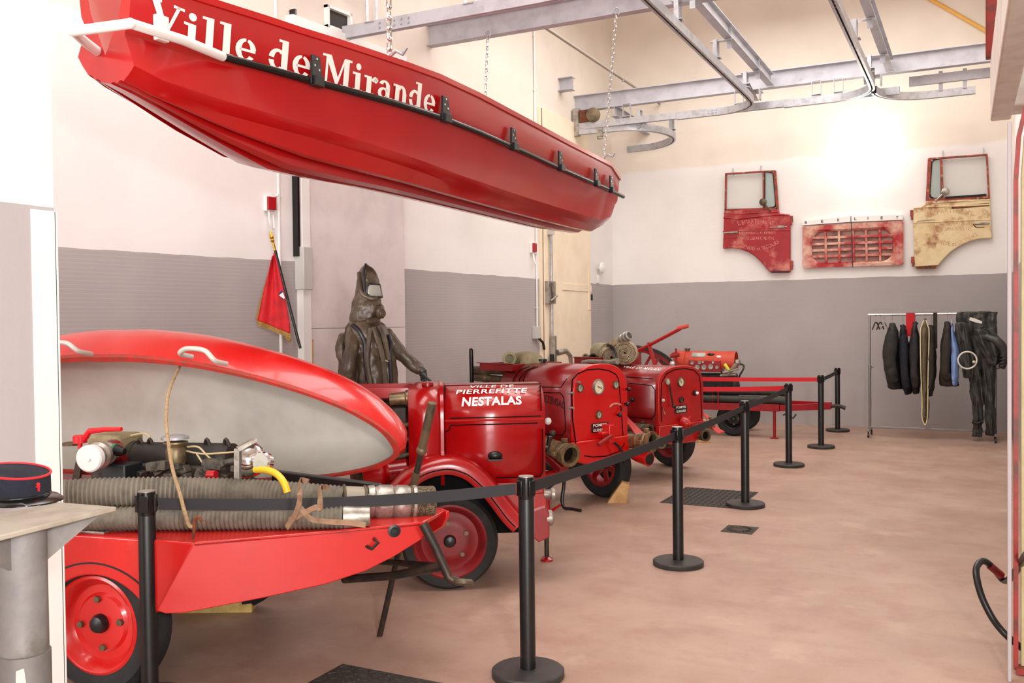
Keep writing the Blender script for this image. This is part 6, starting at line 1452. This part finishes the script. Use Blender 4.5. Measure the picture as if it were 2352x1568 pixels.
rg_ = Thing('ring_hoop', 'white hoop hanging in front of the black overalls', 'hoop', RX(2222, 846, .34), 0)
MB().ring(RX(2222, 827, .34), (.2, -1, 0), 17.5 * 14 / FL, .011, 40, 10).build('hoop', whitel, rg_, 1)
MB().ball(RX(2237, 831, .34), .02).build('joint', piping, rg_, 1)
MB().tube([RX(2222, 810, .34), RX(2216, 770, .3), V((RX(2212, 725).x, YR, zt))], .005, 6).build('cord', black, rg_, 1)
# ================================================================== HOODED SUIT FIGURE
MD = 7.0
mp = DP(850, 880, MD)
M = Thing('suit_mannequin', 'mannequin in a brown hooded protective suit with a clear visor, one arm held out', 'mannequin', (mp.x, mp.y, 0), R(26.7))
def MP(x, y, d=0.0): return M.L(DP(740 + x / 5.06, 590 + y / 5.06, MD + d))
def mring(y, x0, x1, dep, d=0.0, n=40, fold=0.0, k=7, ph=0.0, sq=1.0):
    a, b = MP(x0, y, d), MP(x1, y, d); c = (a + b) / 2; hw = (b.x - a.x) / 2; o = []
    for i in range(n):
        q = 2 * PI * i / n; w_ = 1 + fold * (math.sin(k * q + ph) + .5 * math.sin((k + 4) * q + ph * 2))
        o.append(V((c.x + hw * math.copysign(abs(math.cos(q)) ** sq, math.cos(q)) * w_, c.y + dep * math.sin(q) * w_, c.z)))
    return o
hd = [(84, 492, 524, .02), (100, 474, 548, .05), (130, 452, 580, .075), (180, 426, 618, .1), (240, 411, 644, .115), (320, 405, 660, .12), (400, 392, 676, .125), (470, 376, 688, .125), (540, 356, 696, .12), (610, 340, 690, .118), (670, 322, 682, .12), (730, 310, 672, .125), (790, 330, 655, .12)]
tors = [(730, 330, 650, .12, .0), (770, 292, 700, .14, .0), (830, 268, 745, .155, .01), (900, 262, 785, .165, .02), (980, 275, 812, .17, .03), (1080, 300, 832, .17, .04), (1190, 335, 850, .175, .055), (1320, 370, 866, .18, .07), (1480, 385, 886, .19, .08), (1700, 380, 905, .2, .09)]
body = MB()
body.loft([mring(y, a, b, dp_, fold=f, ph=y * .0016, k=9) for y, a, b, dp_, f in tors])
bo = body.build('coat', suit, M, smooth=70, sub=2, disp=.05)
hood_o = MB().loft([mring(y, a, b, dp_, fold=.012 + .02 * (y > 450), k=5, ph=y * .008) for y, a, b, dp_ in hd]).build('hood', suit, M, smooth=70, sub=2, disp=.028)
# hood crest seam and cape folds
MB().tube(smooth_path([MP(x, y, d) for x, y, d in ((505, 86, -.025), (492, 150, -.09), (488, 240, -.115), (490, 340, -.125), (505, 420, -.135), (560, 470, -.14))], 5), .011, 8).build('hood_seam', suitb, hood_o)
MB().tube(smooth_path([MP(x, y, d) for x, y, d in ((430, 180, -.075), (440, 330, -.115), (470, 430, -.135), (560, 480, -.145), (640, 480, -.125))], 5), .016, 8).build('hood_fold', suit, hood_o)
# visor: curved clear patch on the front of the hood
vr = []
for y, a0, a1 in ((322, -72, -8), (350, -80, -8), (390, -84, -8), (430, -84, -8), (470, -76, -8)):
    f = (y - 320) / 150; x0, x1 = 405 - 30 * f, 662 + 28 * f; a, b = MP(x0, y), MP(x1, y); c = (a + b) / 2; hw = (b.x - a.x) / 2 + .007
    vr.append([V((c.x + hw * math.cos(R(a0 + (a1 - a0) * i / 10)), c.y + .133 * math.sin(R(a0 + (a1 - a0) * i / 10)), c.z)) for i in range(11)])
MB().loft(vr, False).build('visor', visor, M, solid=.006, smooth=60)
MB().tube([p for p in vr[0]] + [r_[-1] for r_ in vr[1:]] + [p for p in vr[-1][::-1]] + [r_[0] for r_ in vr[-2:0:-1]], .008, 8, closed=True).build('visor_rim', suitb, M)
# respirator snout
s0, s1 = MP(640, 610, -.04), MP(705, 640, -.05)
MB().loft([mring(548, 640, 700, .03, -.05), mring(580, 615, 722, .055, -.05), mring(640, 605, 727, .06, -.05), mring(700, 620, 722, .055, -.05), mring(718, 660, 712, .03, -.05)]).build('snout', suit, M, smooth=60, sub=1)
MB().lathe([(.028, 0), (.03, .015), (.022, .024)], MP(690, 655, -.09), (.7, -.7, 0)).build('filter_cap', suit, M)
MB().loft([mring(690, 480, 690, .06, -.07), mring(760, 470, 672, .075, -.08), mring(815, 500, 655, .04, -.08)]).build('chin_fold', suit, M, smooth=60, sub=1)
# seams and pleats
for pts in ([(350, 790, -.13), (420, 850, -.16), (470, 930, -.175), (500, 1010, -.18), (500, 1150, -.185), (530, 1450, -.19)], [(770, 900, -.08), (800, 1010, -.09), (785, 1150, -.13), (800, 1480, -.13)]):
    MB().tube(smooth_path([MP(*p) for p in pts], 5), .016, 8).build('seam', suitb, M)
for pts in ([(600, 820, -.16), (640, 950, -.18), (700, 1150, -.19), (740, 1480, -.2)], [(560, 830, -.165), (540, 1000, -.18), (520, 1200, -.19), (560, 1480, -.2)], [(660, 800, -.14), (720, 950, -.15), (770, 1200, -.16)]):
    MB().tube(smooth_path([MP(*p) for p in pts], 5), [.012] * 6 + [.024] * 60 if False else .02, 8).build('pleat', suit, M)
MB().ribbon([MP(705, 1190, -.2), MP(770, 1216, -.195)], (0, -1, 0), .012, .001).build('stencil_mark', mat('stencil_pale', (140, 130, 118), .6), M, smooth=0)
# arms : skinned chains with clothing thickness
def skin(name, pts, rad, m, parent, edges=None, sub=2):
    me = bpy.data.meshes.new(name); me.from_pydata([tuple(p) for p in pts], edges or [(i, i + 1) for i in range(len(pts) - 1)], [])
    o = bpy.data.objects.new(name, me); C.objects.link(o); o.parent = parent.o if isinstance(parent, Thing) else parent
    md = o.modifiers.new('k', 'SKIN'); md.use_smooth_shade = True; sv = me.skin_vertices[0].data
    for i, r_ in enumerate(rad): sv[i].radius = (r_, r_); sv[i].use_root = (i == 0)
    md = o.modifiers.new('u', 'SUBSURF'); md.levels = sub; md.render_levels = sub
    me.materials.append(m)
    if m == suit: crumple(o, .045)
    return o
skin('sleeve', [MP(340, 800, -.04), MP(350, 890, -.09), MP(365, 1000, -.13), MP(345, 1100, -.17), MP(310, 1270, -.2), MP(285, 1460, -.19), MP(275, 1600, -.18)], [.05, .062, .062, .058, .062, .062, .06], suit, M)
skin('sleeve', [MP(690, 860, .04), MP(820, 1020, .03), MP(930, 1150, .02), MP(1040, 1240, .01), MP(1120, 1290, 0), MP(1168, 1330, 0)], [.07, .064, .058, .05, .042, .038], suit, M)
MB().loft([mring(880, 190, 300, .09, .06), mring(960, 178, 320, .12, .07), mring(1100, 182, 330, .13, .07), mring(1300, 205, 350, .14, .07), mring(1600, 230, 380, .14, .06)]).build('back_panel', suit, M, smooth=60, sub=2, disp=.05)
# gloved hand held out
gl = mat('glove_rubber', (58, 60, 52), .45, col2=(40, 42, 38), scale=12)
hp_ = [MP(1100, 1282, 0), MP(1160, 1325, 0), MP(1178, 1365, 0)]
pts = hp_ + [MP(1205, 1395, -.02), MP(1235, 1425, -.03), MP(1270, 1443, -.03), MP(1195, 1405, 0), MP(1205, 1440, .0), MP(1222, 1472, .0), MP(1178, 1405, .02), MP(1180, 1435, .02), MP(1190, 1460, .025), MP(1158, 1395, .03), MP(1152, 1420, .035), MP(1155, 1445, .035), MP(1190, 1318, -.02), MP(1216, 1326, -.025)]
ed = [(0, 1), (1, 2), (2, 3), (3, 4), (4, 5), (2, 6), (6, 7), (7, 8), (2, 9), (9, 10), (10, 11), (2, 12), (12, 13), (13, 14), (1, 15), (15, 16)]
skin('glove', pts, [.036, .036, .034, .012, .0105, .009, .012, .0105, .009, .012, .0105, .009, .011, .0095, .008, .013, .011], gl, M, ed)
# legs, boots and low plinth (behind the trailers)
for s_ in (-.1, .1):
    c = MP(590, 1480).x + s_
    MB().lathe([(.1, 1.15), (.1, .9), (.085, .6), (.075, .38)], (c, .0, 0)).build('trouser_leg', suit, M)
    MB().loft([[V((c + .06 * math.cos(2 * PI * i / 16), -.05 + .13 * math.sin(2 * PI * i / 16), z)) for i in range(16)] for z in (.25, .32)] + [[V((c + .055 * math.cos(2 * PI * i / 16), .02 + .06 * math.sin(2 * PI * i / 16), z)) for i in range(16)] for z in (.37, .5)]).build('boot', black, M)
MB().bb((MP(590, 1480).x - .25, -.22, 0), (MP(590, 1480).x + .25, .22, .25)).build('plinth', wood, M, bevel=.006)
# ================================================================== FLAG
FD = 8.85
fp = DP(690, 800, FD)
FG = Thing('flag', 'red gold-fringed banner on a black pole leaning by the left wall', 'flag', fp, 0)
FP = lambda x, y, d=0.0: DP(x, y, FD + d)
a, c = FP(632, 575), FP(690, 800)
MB().cyl(a, c, .014, n=12).build('pole', black, FG, 1)
MB().cyl(FP(627, 556), a, .012, n=12).build('ferrule', gold, FG, 1)
dd = (FP(622, 536) - FP(627, 556)); MB().lathe([(.012, 0), (.02, .02), (.012, .035), (.022, .05), (.016, .075), (.003, .12)], FP(627, 557), dd, 16).build('finial', gold, FG, 1)
lp0 = [(631, 578), (640, 612), (650, 655), (660, 705), (666, 740), (668, 766)]; lp1 = [(627, 590), (618, 622), (610, 655), (602, 690), (596, 718), (592, 735)]
rows = []; N0 = smooth_path([FP(x, y) for x, y in lp0], 4); N1 = smooth_path([FP(x, y, -.03) for x, y in lp1], 4)
vd = _f.normalized()
for p, q in zip(N0, N1): rows.append([p.lerp(q, i / 14) + vd * (.03 * math.sin(i * .9) * (i / 14)) - vd * .012 for i in range(15)])
MB().loft(rows, False).build('cloth', flagred, FG, 1, solid=.004, smooth=70)
edge = [r_[-1] for r_ in rows] + rows[-1][::-1]
k = MB(); dn = V((0, 0, -1))
ctr = rows[len(rows) // 2][7]
fr1 = [(r_[-1], (r_[-1] - r_[-2]).normalized()) for r_ in rows]; fr2 = [(p, V((0, 0, -1))) for p in rows[-1]]
k.loft([[p, p + d * .035 + vd * .004, p + d * .035 - vd * .004] for p, d in fr1]); k.loft([[p + V((0, 0, .004)), p + d * .045 + vd * .005, p + d * .045 - vd * .005] for p, d in fr2])
k.build('fringe', fringe, FG, 1, smooth=0)
MB().prism([FP(x, y, -.05) for x, y in ((640, 676), (648, 664), (650, 690))], vd * .004).build('blue_patch', mat('flag_blue', (40, 50, 120), .7), FG, 1, smooth=0)
MB().prism([FP(x, y, -.052) for x, y in ((641, 678), (650, 671), (654, 684), (652, 686))], vd * .004).build('white_patch', whitel, FG, 1, smooth=0)
MB().tube([FP(655, 766), FP(660, 778), FP(668, 782)], .016, 8).build('tassel', fringe, FG, 1)
# ================================================================== PEDESTAL AND KEPI
ZPD = 1.255
rA, rB, rC = ZP(268, 1163, ZPD), ZP(15, 1226, ZPD), ZP(118, 1117, ZPD)
e1 = (rB - rA).normalized(); e2 = V((e1.y, -e1.x, 0))
if e2.dot(rC - rA) < 0: e2 = -e2
cc_ = DP(52, 1300, 2.13); cc_ = V((cc_.x, cc_.y, 0)); Lp = 2 * max(.12, abs((cc_ - rA).dot(e1))); Wp = 2 * max(.1, abs((cc_ - rA).dot(e2)))
PD = Thing('pedestal', 'weathered grey metal column with a flat square top plate, at the left edge', 'pedestal', cc_, 0)
cor = [rA, rA + e1 * Lp, rA + e1 * Lp + e2 * Wp, rA + e2 * Wp]
MB().prism([V((p.x, p.y, ZPD - .012)) for p in cor], (0, 0, .012)).build('top_plate', plate, PD, 1, bevel=.003)
MB().lathe([(.052, .95), (.052, ZPD - .012)], cc_, n=40).build('upper_tube', zinc, PD, 1)
MB().lathe([(.0, 0), (.12, 0), (.12, .02), (.056, .025), (.056, .955), (.052, .957)], cc_, n=40).build('lower_tube', mat('zinc_dark', (104, 101, 99), .6, .3, col2=(124, 119, 115), scale=5), PD, 1)
for a in range(4):
    d = (cor[a] - V((cc_.x, cc_.y, cor[a].z))).normalized(); b = V((cc_.x, cc_.y, 0)) + d * .05
    sd = V((-d.y, d.x, 0)) * .004
    MB().prism([V((b.x, b.y, ZPD - .013)) - sd, V((b.x, b.y, ZPD - .1)) - sd, V((b.x + d.x * .13, b.y + d.y * .13, ZPD - .013)) - sd], sd * 2).build('gusset', zinc, PD, 1, smooth=0)
vw = V((EYE.x - cc_.x, EYE.y - cc_.y, 0)).normalized(); sdv = V((-vw.y, vw.x, 0))
def onp(a, z): return cc_ + (vw * math.cos(R(a)) + sdv * math.sin(R(a))) * .0575 + V((0, 0, z))
k = MB().add([onp(a, z) for a, z in ((-18, .93), (-2, .935), (2, .9), (22, .885), (20, .865), (4, .86), (-2, .815), (-16, .805), (-20, .86))], [tuple(range(9))]); k.build('torn_sticker', sticker, PD, 1, smooth=0, solid=.001)
kc = ZP(38, 1149, ZPD); KP = Thing('kepi', 'dark navy kepi cap with red piping resting on the grey pedestal', 'cap', (kc.x, kc.y, ZPD), 0)
rk = .0815; dk = (kc - EYE).length
KF = V((EYE.x - kc.x, EYE.y - kc.y, 0)).normalized(); KS = V((KF.y, -KF.x, 0)); KS = KS if KS.dot(_r0) > 0 else -KS
fd = (KF * math.cos(R(35)) + KS * math.sin(R(35))).normalized(); fs = V((-fd.y, fd.x, 0))
hb, hf = .077, .07
def kr(r_, zf): return [kc + V((0, 0, zf(math.cos(2 * PI * i / 40)))) + (fd * 1.04 * math.cos(2 * PI * i / 40) + fs * .97 * math.sin(2 * PI * i / 40)) * r_ for i in range(40)]
top_ = lambda c: hb - .012 * c
MB().loft([kr(rk, lambda c: 0), kr(rk * 1.0, lambda c: .04), kr(rk * .99, top_), kr(rk * .9, lambda c: top_(c) - .004), kr(.01, lambda c: top_(c) - .008)]).build('crown', kepi, KP, 1, smooth=50)
MB().tube(kr(rk * .995, top_), .0032, 6, closed=True).build('red_piping', kred, KP, 1)
bz_ = lambda c: .012
MB().loft([kr(rk * 1.015, lambda c: .003), kr(rk * 1.02, lambda c: .018), kr(rk * 1.0, lambda c: .02)]).build('band', blacks, KP, 1, smooth=60)
vz = []
for a in range(-78, 79, 6):
    d = fd * math.cos(R(a)) * 1.04 + fs * math.sin(R(a)) * .97; w_ = .038 * max(0, math.cos(R(a * 1.1))) ** .7 + .002
    vz.append([kc + d * rk * .98 + V((0, 0, .016)), kc + d * (rk + w_ * .6) + V((0, 0, .012)), kc + d * (rk + w_) + V((0, 0, .004)), kc + d * (rk + w_) + V((0, 0, .001)), kc + d * (rk + w_ * .6) + V((0, 0, .008)), kc + d * rk * .98 + V((0, 0, .011))])
MB().loft(vz).build('visor', blacks, KP, 1, smooth=60)
bd = fd * math.cos(R(4)) + fs * 0; bp_ = kc + fd * rk * 1.045 + V((0, 0, .042))
k = MB().lathe([(.005, 0), (.004, .003), (0, .004)], bp_ + V((0, 0, .006)), fd, 12); k.bar(bp_ + V((0, 0, -.012)), bp_ + V((0, 0, .003)), .008, .003, up=fs).bar(bp_ + fs * .006, bp_ - fs * .006, .003, .003)
k.build('grenade_badge', kred, KP, 1)
MB().lathe([(.006, 0), (.006, .004), (0, .006)], kc + fs * rk * .99 + V((0, 0, .02)), fs, 12).build('side_button', gold, KP, 1)
# ================================================================== LIGHT
def area(name, loc, tgt, size, sy, power, col=(1, .95, .9)):
    l = bpy.data.lights.new(name, 'AREA'); l.shape = 'RECTANGLE'; l.size = size; l.size_y = sy; l.energy = power; l.color = col
    o = bpy.data.objects.new(name, l); C.objects.link(o); o.location = loc; d = V(tgt) - V(loc); o.rotation_euler = d.to_track_quat('-Z', 'Y').to_euler(); return o
area('ceiling_lamp', (-3.4, 3.5, 6.6), (-3.4, 3.5, 0), 3.2, 5, 340, (1, .98, .96))
area('ceiling_lamp', (-2.2, 11.5, 6.6), (-2.2, 11.5, 0), 4.5, 5, 330, (1, .97, .94))
area('doorway_daylight', (1.4, -3.7, 2.0), (-4.5, 6.5, 1.4), 4.5, 3.6, 640, (1, .985, .975))
area('side_fill', (-5.3, -3.7, 2.6), (-4.9, 5.0, 1.9), 2.6, 3.6, 290, (1, .985, .975))  # added fill light past the partition for the lid lining and left wall
pl = bpy.data.lights.new('wall_lamp_light', 'POINT'); pl.energy = 22; pl.color = (1, .94, .87); pl.shadow_soft_size = .12
o = bpy.data.objects.new('wall_lamp_light', pl); C.objects.link(o); o.location = (lp.x, YF - .3, lp.z)
fl = bpy.data.lights.new('work_lamp', 'AREA'); fl.size = .3; fl.energy = 125; fl.color = (1, .98, .96)
o = bpy.data.objects.new('work_lamp', fl); C.objects.link(o); o.location = (1.0, -.3, 2.25); o.rotation_euler = (V((-4.2, 6.5, 1.6)) - o.location).to_track_quat('-Z', 'Y').to_euler()
wd = bpy.data.worlds.new('world'); bpy.context.scene.world = wd; wd.use_nodes = True; wd.node_tree.nodes['Background'].inputs[0].default_value = (1, .97, .95, 1); wd.node_tree.nodes['Background'].inputs[1].default_value = .12
vs_ = bpy.context.scene.view_settings; vs_.view_transform = 'Standard'; vs_.look = 'None'; vs_.exposure = 0.0; vs_.gamma = 1.0
bpy.context.scene.cycles.max_bounces = 8
